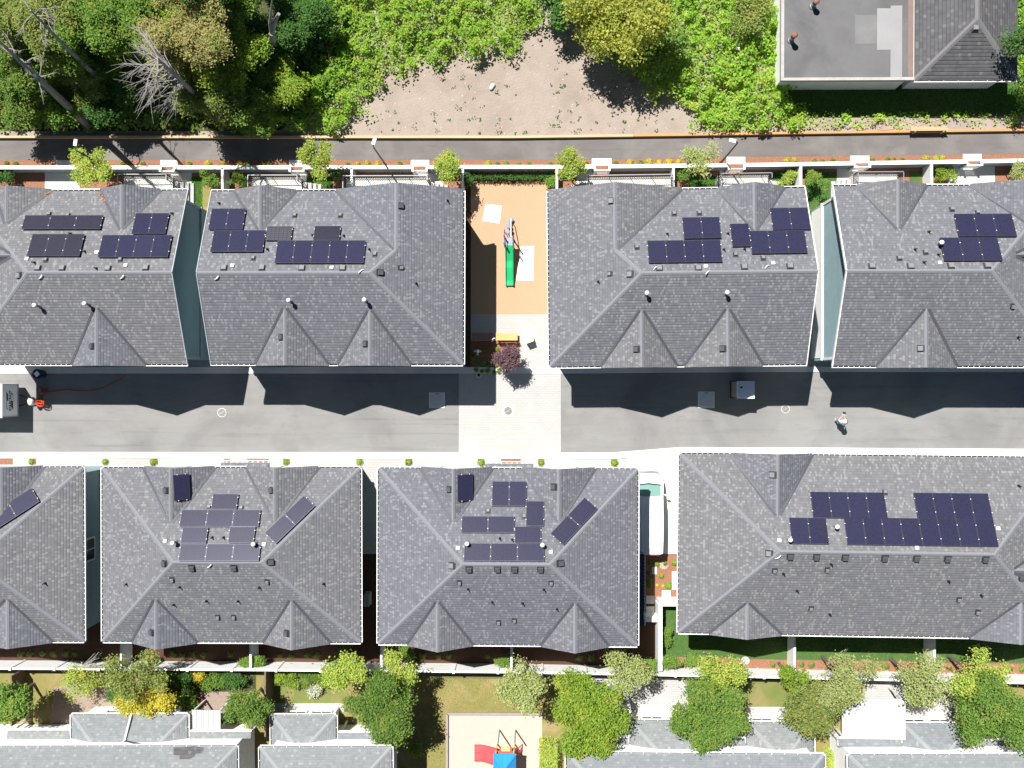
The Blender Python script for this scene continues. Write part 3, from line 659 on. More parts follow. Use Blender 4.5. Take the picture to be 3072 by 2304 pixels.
# ---- windows, garage doors and porches
def window(h, x, z, wd, ht, face, wall):
    """a window on an outer wall; face is the outward axis: +y, -y, +x, -x"""
    m = MB(); t = .06
    ax = {'+y': ((1,0),(0,1)), '-y': ((-1,0),(0,-1)), '+x': ((0,-1),(1,0)), '-x': ((0,1),(-1,0))}[face]
    def P(u, o, zz):
        if face[1] == 'y': return Vector((x+u, wall+o*ax[1][1], zz))
        return Vector((wall+o*ax[1][0], x+u, zz))
    def bx(u0, u1, z0, z1, o0, o1, mm, mi=0):
        p, q = P(u0, o0, z0), P(u1, o1, z1); mm.box(min(p.x,q.x), max(p.x,q.x), min(p.y,q.y), max(p.y,q.y), z0, z1, mi)
    W = wd/2
    bx(-W-.09, -W, z-.09, z+ht+.09, 0, t, m); bx(W, W+.09, z-.09, z+ht+.09, 0, t, m); bx(-W, W, z-.09, z, 0, t, m); bx(-W, W, z+ht, z+ht+.09, 0, t, m); bx(-.03, .03, z+.001, z+ht-.001, 0, t*.8, m)
    o = m.build('window', m_white, h.root); g = MB(); bx(-W, -.031, z+.001, z+ht-.001, .004, .02, g); bx(.031, W, z+.001, z+ht-.001, .004, .02, g); g.build('pane', m_glass, o)
def garage(h, x, wd, sgn):
    m = MB(); y = sgn*h.by; y0, y1 = sorted((y, y+sgn*.04)); fy0, fy1 = sorted((y, y+sgn*.07))
    for k in range(4): m.box(x-wd/2, x+wd/2, y0, y1, .05+k*.54, .05+k*.54+.525)
    o = m.build('garage_door', m_wplast, h.root); f = MB()
    f.box(x-wd/2-.12, x-wd/2, fy0, fy1, 0, 2.35); f.box(x+wd/2, x+wd/2+.12, fy0, fy1, 0, 2.35); f.box(x-wd/2, x+wd/2, fy0, fy1, 2.22, 2.35); f.build('frame', m_trimg, o)
for h, sgn in ((T1,-1),(T2,-1),(T3,-1),(T4,-1),(B1,1),(B2,1),(B3,1),(B4,1)):
    gl = h.glist['bot' if sgn < 0 else 'top']
    for g in gl:
        garage(h, g['A'].x, 2.6, sgn)
        window(h, g['A'].x, 3.5, 1.5, 1.2, '-y' if sgn < 0 else '+y', sgn*h.by)
    for g in h.glist['top' if sgn < 0 else 'bot']:
        if abs(g['A'].x) < h.ax-1.2:
            window(h, g['A'].x, 3.4, 1.4, 1.3, '+y' if sgn < 0 else '-y', -sgn*h.by); window(h, g['A'].x, .9, 1.5, 1.4, '+y' if sgn < 0 else '-y', -sgn*h.by)
window(B1, B1.loc(w(a(0,2,760,1580), 4.0)).y, 3.4, 1.3, 1.2, '+x', B1.ax)
def band(h, side, tm, z=2.5):
    sg = -1 if side == 'left' else 1; x0, x1 = sorted((sg*h.ax, sg*(h.ax+.13))); m = MB(); m.box(x0, x1, -h.by, h.by, z-.24, z); m.build('wall_trim', tm, h.root)
band(B1,'right',m_trimg); band(B3,'right',m_trimg); band(B2,'right',m_trimg); band(B2,'left',m_trimg)
def porch(h, x0, x1, ytop, c0, c1, steps=1):
    """raised concrete porch behind the house with a dark baluster railing"""
    zr, zd = 1.95, .9
    p0, p1 = h.loc(w(a(c0,0,x0,ytop), zr)), h.loc(w(a(c1,0,x1,ytop), zr)); yo = (p0.y+p1.y)/2; xa, xb = p0.x, p1.x
    m = MB(); m.box(xa, xb, h.by+.01, yo, 0, zd-.03, 0); m.box(xa-.03, xb+.03, h.by+.012, yo+.03, zd-.03, zd, 0)
    o = m.build('porch', m_conc, h.root)
    sx = xb if steps > 0 else xa
    st_ = MB()
    for k in range(4):
        u0, u1 = (sx+.04+.28*k, sx+.04+.28*(k+1)) if steps > 0 else (sx-.04-.28*(k+1), sx-.04-.28*k)
        st_.box(u0, u1, h.by+.3, yo-.25, 0, zd-.18*(k+1))
    st_.build('steps', m_conc2, o)
    r = MB(); b2 = MB(); t = .022
    def run(p, q):
        p, q = Vector(p), Vector(q); L = (q-p).length; n = max(2, int(L/.115))
        r.bar(p+Vector((0,0,zr)), q+Vector((0,0,zr)), .05, .04); b2.bar(p+Vector((0,0,zd+.1)), q+Vector((0,0,zd+.1)), .035, .03)
        for i in range(n+1):
            b = p+(q-p)*i/n; k = .026 if i % 12 else .045
            b2.box(b.x-k/2, b.x+k/2, b.y-k/2, b.y+k/2, zd+.001, zr-.021)
    run((xa, yo-.04, 0), (xb, yo-.04, 0))
    run((xa, h.by+.1, 0), (xa, yo-.07, 0)); run((xb, yo-.35 if steps > 0 else h.by+.1, 0), (xb, yo-.07, 0))
    r.build('hand_rail', m_trimg if h in (T1, T2) else m_steelg, o); b2.build('balusters', m_dark, o)
porch(T1, 1015, 1435, 1500, 0, 0); porch(T2, 2140, 355, 1507, 0, 1); porch(T2, 750, 1480, 1512, 1, 1)
porch(T3, 665, 1395, 1505, 2, 2, -1); porch(T3, 1805, 35, 1490, 2, 3); porch(T4, 780, 1172, 1478, 3, 3, -1)

def litter(h, side, pts, n, seed):
    rg = np.random.default_rng(seed); out = []
    for p, q in pts:
        P, Q = h.on(side, p), h.on(side, q)
        for k in range(n):
            f = rg.random(); v = P+(Q-P)*f; x, y = v.x+rg.normal()*.06, v.y+rg.normal()*.06; out.append((x, y, h.pz(side, x, y)+.03+abs(rg.normal())*.02))
    return out
LITTER = (litter(T1, 'top', [(a(0,1,868,5), a(0,1,912,85)), (a(0,1,392,22), a(0,1,440,-8))], 60, 3), T1)
# ------------------------------------------------------------------ the ground and its surfaces
gm = MB(); gm.add([(-260,-260,-.02), (260,-260,-.02), (260,260,-.02), (-260,260,-.02)])
tag(gm.build('ground', M('ground_soil', (.14,.13,.07), (.09,.10,.045), .5, .95)), kind='structure')
sheet('dirt_lot', [(-900,-800), (4000,-800), (4000,390), (2304,405), (1536,414), (-900,414)], m_dirt, 1)
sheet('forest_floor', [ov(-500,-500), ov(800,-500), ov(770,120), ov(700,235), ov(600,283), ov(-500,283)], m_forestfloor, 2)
sheet('lawn', [a(3,0,90,-400), a(3,0,2900,-400), a(3,0,2900,1000), a(3,0,110,1010)], m_lawn, 2)
LT = [(-900,413), (1536,413), (2304,402), (3072,393), (4000,382)]; LB = [(-900,481), (1700,480), (2304,470), (3072,462), (4000,452)]
sheet('lane', LT + LB[::-1], m_lane, 3)
sheet('mulch_bed', LB + [(4000,640), (-900,640)], m_mulch, 2)
for c, x0, x1, y0, y1 in ((0,485,628,1385,1440), (0,1385,1532,1383,1440), (1,283,430,1383,1440), (1,1338,1496,1382,1437), (2,690,860,1368,1430), (2,1855,2015,1355,1418), (3,712,876,1345,1410), (3,1684,1846,1330,1392)):
    sheet('path', [a(c,0,x0,y0), a(c,0,x1,y0), a(c,0,x1,y1), a(c,0,x0,y1)], m_conc, 5)
for c, x0, x1, y0, y1 in ((0,388,690,1465,1700), (0,1440,1656,1470,1760), (1,-30,60,1500,1700), (1,380,440,1480,1700), (1,1360,1620,1470,1700), (2,556,700,1470,1700), (2,1795,1830,1470,1700), (3,596,780,1435,1700), (3,1556,1960,1430,1700)):
    sheet('patio', rect(c,0,x0,y0,x1,y1), m_conc, 4)
for c, x0, x1, y0, y1 in ((0,1656,1750,1530,2100), (1,436,660,1535,1700), (2,1530,1790,1525,1700), (3,20,262,1490,1700), (3,318,596,1490,2050), (3,1222,1330,1480,1700)):
    sheet('lawn', rect(c,0,x0,y0,x1,y1), m_lawn, 5)
sheet('dry_patch', rect(0,0,1735,1540,1870,1860), m_dlawn, 6)
sheet('playground_surface', [(1412,551), (1665,551), (1665,943), (1412,943)], m_fiber, 4)
sheet('paving', [(1412,943), (1665,943), (1665,1103), (1412,1103)], m_pav, 3)
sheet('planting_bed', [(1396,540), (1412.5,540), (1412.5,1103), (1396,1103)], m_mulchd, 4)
sheet('planting_bed', [(1412,1023), (1559,1023), (1559,1103), (1412,1103)], m_mulch, 5)
DT = [(-900,1120.5), (1700,1120.5), (2304,1116), (4000,1115.5)]; DB = [(-900,1356), (1536,1357), (1830,1358.5), (2040,1342), (2304,1342.6), (3072,1347), (4000,1352)]
sheet('driveway', DT + DB[::-1], m_asph, 2)
sheet('paved_crossing', [(1376.5,1120.5), (1682.5,1120.5), (1682.5,1358), (1376.5,1357)], m_pav, 4)
sheet('pavement', [(-900,1040), (4000,1040), (4000,1118), (-900,1122)], m_conc2, 1)
k = MB(); slab(k, [(-900,1101)] + [(1702,1101), (2304,1100), (4000,1100)] + DT[::-1], -.01, .07); tag(k.build('kerb', m_conc), kind='structure')
KB = [(-900,1374), (1536,1375.5), (1830,1377.5), (2040,1360), (2304,1361), (3072,1367), (4000,1372)]
k = MB(); slab(k, DB + KB[::-1], -.01, .09); tag(k.build('kerb', m_kerb), kind='structure')
sheet('forecourt', KB + [(4000,1700), (-900,1700)], m_pav, 1)
sheet('forecourt', [(1880,1374), (2100,1358), (2100,1664), (1880,1664)], m_conc, 3)
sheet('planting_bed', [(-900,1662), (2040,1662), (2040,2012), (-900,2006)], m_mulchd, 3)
sheet('planting_bed', [(1938,1664), (2040,1664), (2040,1806), (1938,1806)], m_mulch, 5)
sheet('lawn', [(1988,1818), (2120,1818), (2120,1900), (4000,1930), (4000,2000), (1988,1972)], m_lawn, 4)
sheet('planting_bed', [(1990,1970), (2140,1972), (2230,1978), (4000,2005), (4000,2080), (1990,2025)], m_mulch, 5)
for c, x0, x1 in ((0,-30,110), (0,252,312), (0,1300,1362), (0,1934,1988), (0,2135,2320), (1,234,292), (1,1292,1350), (1,1916,1972), (1,2118,2288), (2,226,280), (2,854,908)):
    sheet('planting_bed', rect(c,2,x0,793,x1,845), m_mulch, 3)
# yards beyond the white fence
sheet('dry_lawn', [(-900,2005), (4000,2070), (4000,2700), (-900,2700)], m_dlawn, 1)
sheet('brick_patio', [a(0,3,470,960), a(0,3,700,930), a(0,3,1010,960), a(0,3,1060,1230), a(0,3,430,1290)], m_brick, 2)
sheet('brick_patio', rect(0,3,1700,1000,1990,1200), m_brick, 2)
sheet('lawn', rect(1,3,150,815,760,1100), m_glawn, 2)
sheet('patio', rect(1,3,150,1100,760,1180), m_pav, 2)
sheet('patio', [a(2,3,600,870), a(2,3,1520,880), a(2,3,1520,1250), a(2,3,850,1250)], m_pav, 2)
sheet('patio', [a(3,3,820,900), a(3,3,1640,930), a(3,3,1640,1280), a(3,3,820,1280)], m_pav, 2)
sheet('lawn', rect(2,3,2000,900,2400,1130), m_glawn, 2)
sheet('path', rect(2,3,1960,1130,2420,1280), m_pav, 2)
sheet('playground_sand', [(1344,2145), (1626,2146), (1626,2700), (1344,2700)], m_sand, 3)
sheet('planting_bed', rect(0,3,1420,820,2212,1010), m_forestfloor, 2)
# ------------------------------------------------------------------ lane edge, walls, gates, fences
def wallline(m, pts, z0, z1, th, mi=0):
    P = [w(p, z1) for p in pts]
    for p, q in zip(P, P[1:]):
        d = Vector((q.x-p.x, q.y-p.y, 0)).normalized()*th/2; n = Vector((-d.y, d.x, 0))
        c = [p-n, q-n, q+n, p+n]; T = [Vector((v.x,v.y,z1)) for v in c]; B = [Vector((v.x,v.y,z0)) for v in c]
        m.add(T, None, mi)
        for i in range(4): m.add([B[i], B[(i+1)%4], T[(i+1)%4], T[i]], None, mi)
def lerp_line(L, x):
    for p, q in zip(L, L[1:]):
        if p[0] <= x <= q[0]: return p[1]+(q[1]-p[1])*(x-p[0])/(q[0]-p[0])
    return L[-1][1]
def cut(L, x0, x1): return [(x0, lerp_line(L, x0))] + [p for p in L if x0 < p[0] < x1] + [(x1, lerp_line(L, x1))]
TE = [(-900,410), (1536,410.5), (2040,404), (2304,399.5), (3072,389), (4000,377)]
m = MB(); wallline(m, cut(TE, -900, 1900), 0, .28, .15); tag(m.build('timber_edging', m_timb), 'long pale timber edging between the lane and the bare soil', 'edging')
m = MB(); wallline(m, cut(TE, 1901, 4000), 0, .28, .14); tag(m.build('timber_edging', m_otimb), 'orange brown timber edging along the lane below the grey building', 'edging')
m = MB()
for i in range(3): slab(m, [a(3,0,1232,1096+i*12), a(3,0,1545+i*10,1093+i*12), a(3,0,1548+i*10,1103+i*12), a(3,0,1236,1106+i*12)], .60, .66)
b_ = w(a(3,0,1280,1115)); 
for x in (1275, 1520): p = w(a(3,0,x,1113), .6); m.box(p.x-.04, p.x+.04, p.y-.2, p.y+.2, 0, .595)
tag(m.build('plank_bench', m_timb), 'low pale plank bench casting a black shadow on the lane', 'bench')
m = MB(); pts = []
for i in range(70):
    t = i/69; px = 745+775*t+60*math.sin(t*31); py = 1085+42*math.sin(t*19+.6)-15*t
    pts.append(w(a(3,0,px,py), .03))
m.tube(pts, .022, 6); tag(m.build('garden_hose', m_timb, smooth=True), 'looping tan hose lying on bare soil by the plank bench', 'hose')
WL = [(-900,502), (768,502), (1536,500.5), (1670,500.5), (2022,497), (2304,494), (2510,490.5), (2800,486), (3072,481.5), (4000,466)]
ZW = 1.25
gates = [(a(0,0,1390,0)[0], a(0,0,1503,0)[0]), (a(1,0,296,0)[0], a(1,0,412,0)[0]), (a(1,0,1356,0)[0], a(1,0,1474,0)[0]), (a(2,0,716,0)[0], a(2,0,840,0)[0]), (a(2,0,1872,0)[0], a(2,0,2004,0)[0]), (a(3,0,748,0)[0], a(3,0,874,0)[0]), (a(3,0,1722,0)[0], a(3,0,1840,0)[0])]
pos = [-900] + [v for g in gates for v in g] + [4000]
where = ['behind the forest shadowed end of the lane', 'between the two small spruces behind the dark gap', 'behind the lamp post with yellow shrubs', 'along the playground hedge', 'with five yellow shrubs at its foot', 'behind the slim lamp post by the bright gable', 'below the plank bench', 'at the far sunny end of the lane']
for i in range(8):
    m = MB(); wallline(m, cut(WL, pos[2*i], pos[2*i+1]), 0, ZW-.06, .16, 0); wallline(m, [(p[0], p[1]) for p in cut(WL, pos[2*i]-(2 if i else 0), pos[2*i+1]+(2 if i < 7 else 0))], ZW-.06, ZW, .24, 1)
    tag(m.build('garden_wall', [m_grey, m_white]), 'white capped grey garden wall ' + where[i], 'wall', 'garden walls along the lane')
gl = ['beside the leafy tree nearest the forest', 'by the round tree near the forked shadow', 'next to the tall forked lime tree', 'beside the porch nearest the playground', 'at the foot of the bent lamp post', 'below the orange timber edging', 'at the bright far end of the lane']
for i, (x0, x1) in enumerate(gates):
    g = empty('garden_gate', w(((x0+x1)/2, lerp_line(WL, (x0+x1)/2)+11), 1.1) - Vector((0,0,1.1)), 0, 'low white garden gate ' + gl[i], 'gate', 'garden gates along the lane')
    W = (w((x1,502),1.1).x-w((x0,502),1.1).x)/2; m = MB()
    m.box(-W+.06, W-.06, -.025, .025, 1.04, 1.10); m.box(-W+.06, W-.06, -.02, .02, .15, .21)
    n = 9
    for j in range(n): x = -W+.09+(2*W-.18)*j/(n-1); m.box(x-.03, x+.03, -.015, .015, .211, 1.039)
    m.build('gate_leaf', m_white, g)
    for s in (-1, 1):
        p = MB(); p.box(s*W-.05, s*W+.05, -.06, .06, 0, 1.2); p.box(s*W-.07, s*W+.07, -.08, .08, 1.2, 1.24); p.build('post', m_white, g)
        p = MB(); x0_, x1_ = sorted((s*W-.04, s*W+.04)); p.box(x0_, x1_, .061, .24, 0, 1.05); p.build('return_wall', m_grey, g)
dl = [(0,1920,1450,1660,'between the two small spruces'), (1,825,1450,1515,'behind the lamp post and wide porch'), (1,1786,1450,1660,'between the forked lime tree and the playground hedge'), (2,388,1450,1660,'between the playground hedge and the round yellow tree'), (2,1396,1440,1590,'beside the broad pale tree near the bent lamp'), (3,285,1432,1620,'between the low bright shrub and the spruce'), (3,1415,1412,1600,'beside the cushion shaped shrub')]
for c, x, y0, y1, t in dl:
    m = MB(); wallline(m, [a(c,0,x,y0), a(c,0,x,y1+60)], 0, 1.25, .14); tag(m.build('yard_divider', m_white), 'slim white divider wall ' + t, 'divider wall', 'dividers between back yards')
FL = [(-900,2004), (0,2006), (768,2010.5), (1536,2017), (2304,2032), (3072,2049.5), (4000,2070)]
fz = 1.8
fence = empty('white_fence', w((1536,2017), fz)-Vector((0,0,fz)), 0, 'long white board fence between the mulch strip and the older yards', 'fence')
inv = fence.matrix_world.inverted() if False else Matrix.Translation(-fence.location)
xs = [-900 + 133*i for i in range(37)]
for x0, x1 in zip(xs, xs[1:]):
    m = MB(); p, q = w((x0+3, lerp_line(FL,x0+3)), fz), w((x1-3, lerp_line(FL,x1-3)), fz); p -= fence.location; q -= fence.location
    m.bar(p+Vector((0,0,-.95)), q+Vector((0,0,-.95)), .04, 1.66); m.bar(p+Vector((0,0,-.05)), q+Vector((0,0,-.05)), .13, .06); m.build('board_panel', m_white, fence)
for x in xs:
    p = w((x, lerp_line(FL,x)), fz)-fence.location; m = MB(); m.box(p.x-.06, p.x+.06, p.y-.07, p.y+.07, 0, fz+.05); m.box(p.x-.08, p.x+.08, p.y-.09, p.y+.09, fz+.05, fz+.09); m.build('post', m_white, fence)
for (c, x, y0, y1, t) in ((0,1045,590,795,'below the gable beside the tall mixed tree'), (0,2163,595,795,'between two small bushes at the white fence'), (1,1082,600,812,'under the yellow green trees'), (1,2206,610,825,'beside the small bush near the dry playground lawn'), (3,232,525,860,'behind the elongated bright green tree'), (3,1440,545,890,'between the two pale yard trees')):
    m = MB(); wallline(m, [a(c,3,x,y0-60), a(c,3,x,y1)], 0, 1.6, .13); tag(m.build('yard_divider', m_white), 'tall white divider panel ' + t, 'divider wall', 'dividers in the lower yards')
m = MB(); wallline(m, [a(2,3,1282,255), a(2,3,1282,820)], 0, 1.5, .26); wallline(m, [a(2,3,1150,375), a(2,3,1260,375)], 0, 1.1, .34); wallline(m, [a(2,3,1270,240), a(2,3,1470,240)], 0, 1.3, .32)
tag(m.build('white_wall', m_white), 'branching white wall between the mulch bed and the bright lawn', 'wall')
m = MB(); wallline(m, [a(1,3,78,825), a(1,3,78,1390)], 0, 1.7, .1)
tag(m.build('wood_fence', m_btimb), 'brown board fence beside the flower bed lawn', 'fence')
m = MB(); wallline(m, [a(0,3,95,865), a(0,3,95,1300)], 0, 1.7, .1)
tag(m.build('wood_fence', m_btimb), 'brown board fence in the shade of the dark corner tree', 'fence')
# ------------------------------------------------------------------ lamp posts
def lamp(head, base, label, sg):
    b = w(base); t = empty('street_lamp', b, 0, label, 'street lamp', 'lamp posts along the lane')
    m = MB(); m.tube([(0,0,0), (0,0,.25), (0,0,.3), (0,0,5.3)], [.11,.10,.065,.045], 10); m.build('pole', m_dark, t)
    m = MB(); e = w(head, 5.45)-b; d = Vector((e.x, e.y, 0)); u = d.normalized()
    m.tube([(0,0,5.25), tuple(u*d.length*.3+Vector((0,0,5.42))), tuple(u*d.length*.85+Vector((0,0,5.46)))], .03, 8); m.build('arm', m_dark, t)
    m = MB(); m.box(-.1, .1, -.2, .2, -.05, .04); h = m.build('lamp_head', m_wplast, t, bevel=.02); h.location = u*d.length+Vector((0,0,5.46)); h.rotation_euler.z = math.atan2(u.y,u.x)-math.pi/2
lamp(a(0,0,653,1232), a(0,0,990,1471), 'black street lamp in front of the leafy tree nearest the forest', 0)
lamp(a(1,0,1020,1222), a(1,0,1130,1440), 'black street lamp on the lane between the yellow shrubs', 0)
lamp(a(2,0,1905,1215), a(2,0,1800,1412), 'black street lamp leaning over the lane beside the pale tree', 0)
# ------------------------------------------------------------------ old grey building
gb = House('grey_building', 'old building with a patched flat roof, rusty flues and a hipped shingle wing', a(3,0,1252,0)[0], a(3,0,2172,0)[0], -260, a(3,0,0,705)[1], ['left','right'], 3.1, .50, None, 'building', 0.0, m_sh3, M('old_ridge', (.15,.148,.15), None, 8), m_wsiding)
sd = gb.hips[:]; gb.hips = ['left','right']
m_ = MB()
# ridge runs away from the lane: hip towards the lane
A0 = gb.on('bot', a(3,0,1775,108)); zr = A0.z
bl, br = Vector((-gb.a,-gb.b,3.1)), Vector((gb.a,-gb.b,3.1)); Pk = Vector((0,-gb.b+gb.a,3.1+.5*gb.a)); Fk = Vector((0,gb.b,Pk.z))
rm = MB(); gb.face(rm, [bl, br, Pk], (0,1), .5); gb.face(rm, [bl, Pk, Fk, Vector((-gb.a,gb.b,3.1))], (1,0), .5); gb.face(rm, [br, Pk, Fk, Vector((gb.a,gb.b,3.1))], (-1,0), .5)
gb.roof_mb = rm; gb.cap(bl, Pk, .05, .16); gb.cap(br, Pk, .05, .16); gb.cap(Pk, Fk, .065, .16)
gb.zr = Pk.z; gb.walls(); gb.finish(('bot',), .9)
put('roof_vent', V_BOX, gb.root, Matrix.Translation(Pk+Vector((-.05,-.45,-.25))))
fl = [w(a(3,0,108,700), 3.1), w(a(3,0,1250,686), 3.1)]; f0, f1 = gb.loc(fl[0]), gb.loc(fl[1]); fy = f0.y; x0, x1 = f0.x, gb.a*-1-.03
m = MB(); m.box(x0+.3, x1-.02, fy+.4, 14, 0, 3.0); m.build('flat_wing_wall', m_wsiding, gb.root)
m = MB(); m.box(x0+.2, x1-.01, fy+.19, 14, 3.0, 3.1); m.build('flat_roof', m_flat, gb.root)
m = MB(); m.box(x0, x0+.19, fy, 14, 2.9, 3.22); m.box(x0+.19, x1, fy, fy+.18, 2.9, 3.2); m.build('parapet', M('weathered_fascia', (.38,.36,.355), (.30,.28,.275), 3), gb.root)
m = MB(); m.box(x1-.36, x1-.02, fy+.2, 13, 3.104, 3.112); m.build('roof_strip', m_brownroof, gb.root)
def rp(x0, y0, x1, y1, z, mat):
    p, q = gb.loc(w(a(3,0,x0,y0), z)), gb.loc(w(a(3,0,x1,y1), z)); m = MB(); m.box(p.x, q.x, q.y, p.y, z-.007, z); m.build('roof_patch', mat, gb.root)
rp(943,72,1060,430,3.112,m_patch); rp(1060,48,1158,680,3.116,m_patch); rp(752,130,940,378,3.110,M('bitumen_sheet', (.165,.165,.167), None, 1))
for px, h_, rz in (((195,350), .95, .6), ((385,55), .8, -1.2)):
    o = empty('flue', gb.loc(w(a(3,0,*px), 3.1)), rz); o.parent = gb.root
    m = MB(); m.tube([(0,0,0), (0,0,h_*.6)], .13, 12); m.lathe([(.24,0), (.2,.04), (.14,.1)], 12); m.build('flue_pipe', m_steelg, o, True)
    m = MB(); m.tube([(0,0,h_*.6), (0,0,h_)], .15, 12); m.lathe([(.2,h_), (.2,h_+.05), (.05,h_+.11)], 12); m.build('flue_cowl', m_rust, o, True)
# ------------------------------------------------------------------ older houses below
def attach(ch, par):
    o = ch.root; M_ = Matrix.Translation(par.root.location) @ Matrix.Rotation(par.root.rotation_euler.z, 4, 'Z')
    L = Matrix.Translation(o.location) @ Matrix.Rotation(o.rotation_euler.z, 4, 'Z')
    o.parent = par.root; o.matrix_local = M_.inverted() @ L
    for k in ('category','label'):
        if k in o: del o[k]
def oldhouse(label, x0, x1, ye, hips, bays, wings):
    h = House('white_house', label, x0, x1, ye, (ye[0]+393 if isinstance(ye, tuple) else ye+393), hips, 5.0, .36, 'older white houses', 'house', None, m_sh2, m_cap2, m_wsiding)
    h.roof(); h.walls(); h.finish(('top','left','right'), .75)
    for n, (bx0, bx1, by, bh) in enumerate(bays):
        b = House('bay', '', bx0, bx1, by, by+260, bh, 2.6, .40, None, 'x', h.rot, m_sh2, m_cap2, m_wsiding); b.roof(); b.walls(inset=.35); b.finish(('top','left','right'), .75); attach(b, h)
        window(b, -b.a*.4, .9, 1.2, 1.2, '+y', b.by); window(b, b.a*.4, .9, 1.2, 1.2, '+y', b.by)
    for wx0, wx1, wy in wings:
        p, q = h.loc(w((wx0, wy), 2.5)), h.loc(w((wx1, wy), 2.5)); m = MB(); yb = h.by+.005; z1 = 2.5+.36*(p.y-yb)
        h.face(m, [(p.x,p.y,2.5), (q.x,p.y,2.5), (q.x,yb,z1), (p.x,yb,z1)], (0,-1), .36)
        m.box(p.x, q.x, yb, p.y, 2.38, 2.49, 1); m.box(p.x-.02, q.x+.02, p.y+.004, p.y+.1, 2.36, 2.5, 1)
        for x in (p.x+.1, q.x-.1): m.box(x-.05, x+.05, p.y-.2, p.y-.1, 0, 2.379, 1)
        m.build('porch_roof', [m_sh2, m_white], h.root)
    return h
N1 = oldhouse('white house with long grey roof, roof patch stains and a white downpipe', -180, a(0,3,2066,0)[0], a(0,3,0,1460)[1], ['right'], [(a(0,3,608,0)[0], a(0,3,1636,0)[0], a(0,3,0,1186)[1], ['left','right'])], [(a(0,3,68,0)[0], a(0,3,606,0)[0], a(0,3,0,1332)[1]), (a(0,3,1638,0)[0], a(0,3,2170,0)[0], a(0,3,0,1345)[1])])
N2 = oldhouse('white house with grey hip roof beside the sandy playground lawn', a(1,3,26,0)[0], a(1,3,1190,0)[0], a(1,3,0,1465)[1], ['left','right'], [(a(1,3,122,0)[0], a(1,3,706,0)[0], a(1,3,0,1192)[1], ['left','right'])], [(a(1,3,708,0)[0], a(1,3,1244,0)[0], a(1,3,0,1352)[1])])
N3 = oldhouse('white house with grey roof half hidden by two large green trees', a(2,3,460,0)[0], a(3,3,500,0)[0], (a(2,3,0,1503)[1], a(3,3,0,1543)[1]), ['left','right'], [(a(2,3,1010,0)[0], a(2,3,1740,0)[0], a(2,3,0,1240)[1], ['left','right']), (a(2,3,2020,0)[0], a(3,3,408,0)[0], a(2,3,0,1255)[1], ['left','right'])], [(a(2,3,640,0)[0], a(2,3,1008,0)[0], a(2,3,0,1395)[1]), (a(2,3,1742,0)[0], a(2,3,2018,0)[0], a(2,3,0,1400)[1])])
N4 = oldhouse('white house with grey roof behind the bright corrugated patio cover', a(3,3,690,0)[0], 3420, a(3,3,0,1530)[1], ['left'], [(a(3,3,1160,0)[0], a(3,3,1760,0)[0], a(3,3,0,1264)[1], ['left','right'])], [(a(3,3,602,0)[0], a(3,3,1158,0)[0], a(3,3,0,1405)[1]), (a(3,3,1762,0)[0], 3420, a(3,3,0,1420)[1])])
for pts in ([(1500,1480), (1680,1470), (1760,1480), (1755,1530), (1690,1535), (1680,1560), (1640,1580), (1550,1580), (1555,1550), (1500,1545)],):
    m = MB(); P = [N1.on('top', a(0,3,*p)) + Vector((0,0,.012)) for p in pts]; N1.face(m, P, (0,-1), .36); m.build('roof_patch', m_sh3, N1.root)
m = MB(); p = [N1.on('top', a(0,3,1060,1466))+Vector((0,0,.0)), N1.loc(w(a(0,3,1075,1425), 3.3)), N1.loc(w(a(0,3,1135,1190), 2.75))]; m.tube([p[0]+Vector((0,.16,-.08)), p[1], p[2]], .06, 8); m.build('downpipe', m_white, N1.root)
m_cover = M('cover_sheet', (.42,.43,.44), (.37,.38,.39), 1, .5)
def cover(pts, z, label, ribs=True):
    P = [w(p, z) for p in pts]; c = sum(P, Vector())/4; t = empty('patio_cover', (c.x, c.y, 0), 0, label, 'patio cover', 'white patio covers')
    x0, x1 = min(p.x for p in P)-c.x, max(p.x for p in P)-c.x; y0, y1 = min(p.y for p in P)-c.y, max(p.y for p in P)-c.y
    m = MB(); n = max(4, int((x1-x0)/.15))
    for i in range(n):
        u0, u1 = x0+(x1-x0)*i/n, x0+(x1-x0)*(i+1)/n; um = u0+(u1-u0)*.6
        m.box(u0, um, y0, y1, z-.05, z-.02); m.box(um, u1, y0, y1, z-.05, z+.012)
    m.build('roof_panel', m_cover, t)
    for x in (x0+.1, x1-.1):
        for y in (y0+.1, y1-.1): l = MB(); l.box(x-.045, x+.045, y-.045, y+.045, 0, z-.051); l.build('leg', m_white, t)
cover(rect(3,3,640,1062,1188,1408), 2.7, 'large white corrugated patio cover between the olive tree and a grey roof')
cover(rect(0,3,1655,1160,1905,1335), 2.3, 'small white patio cover beside the round olive green tree')
# pergola
t = empty('pergola', w((1780+95, 2080+80)), 0, 'white beam pergola half covered by the bright green tree', 'pergola'); o_ = t.location; m = MB()
z7 = lambda x, y, z: w((1780+x/10.05, 2080+y/10.05), z)-o_
for x in (825, 1095): m.bar(z7(x,330,2.4), z7(x,1290,2.4), .09, .14)
for y in (362, 1270): m.bar(z7(570,y,2.52), z7(1110,y,2.52), .09, .09)
m.bar(z7(840,485,2.52), z7(1085,485,2.52), .04, .07); m.build('beam', m_white, t)
for x in (825, 1095):
    for y in (362, 1270): p = z7(x,y,2.3); l = MB(); l.box(p.x-.05, p.x+.05, p.y-.05, p.y+.05, 0, 2.33); l.build('leg', m_white, t)
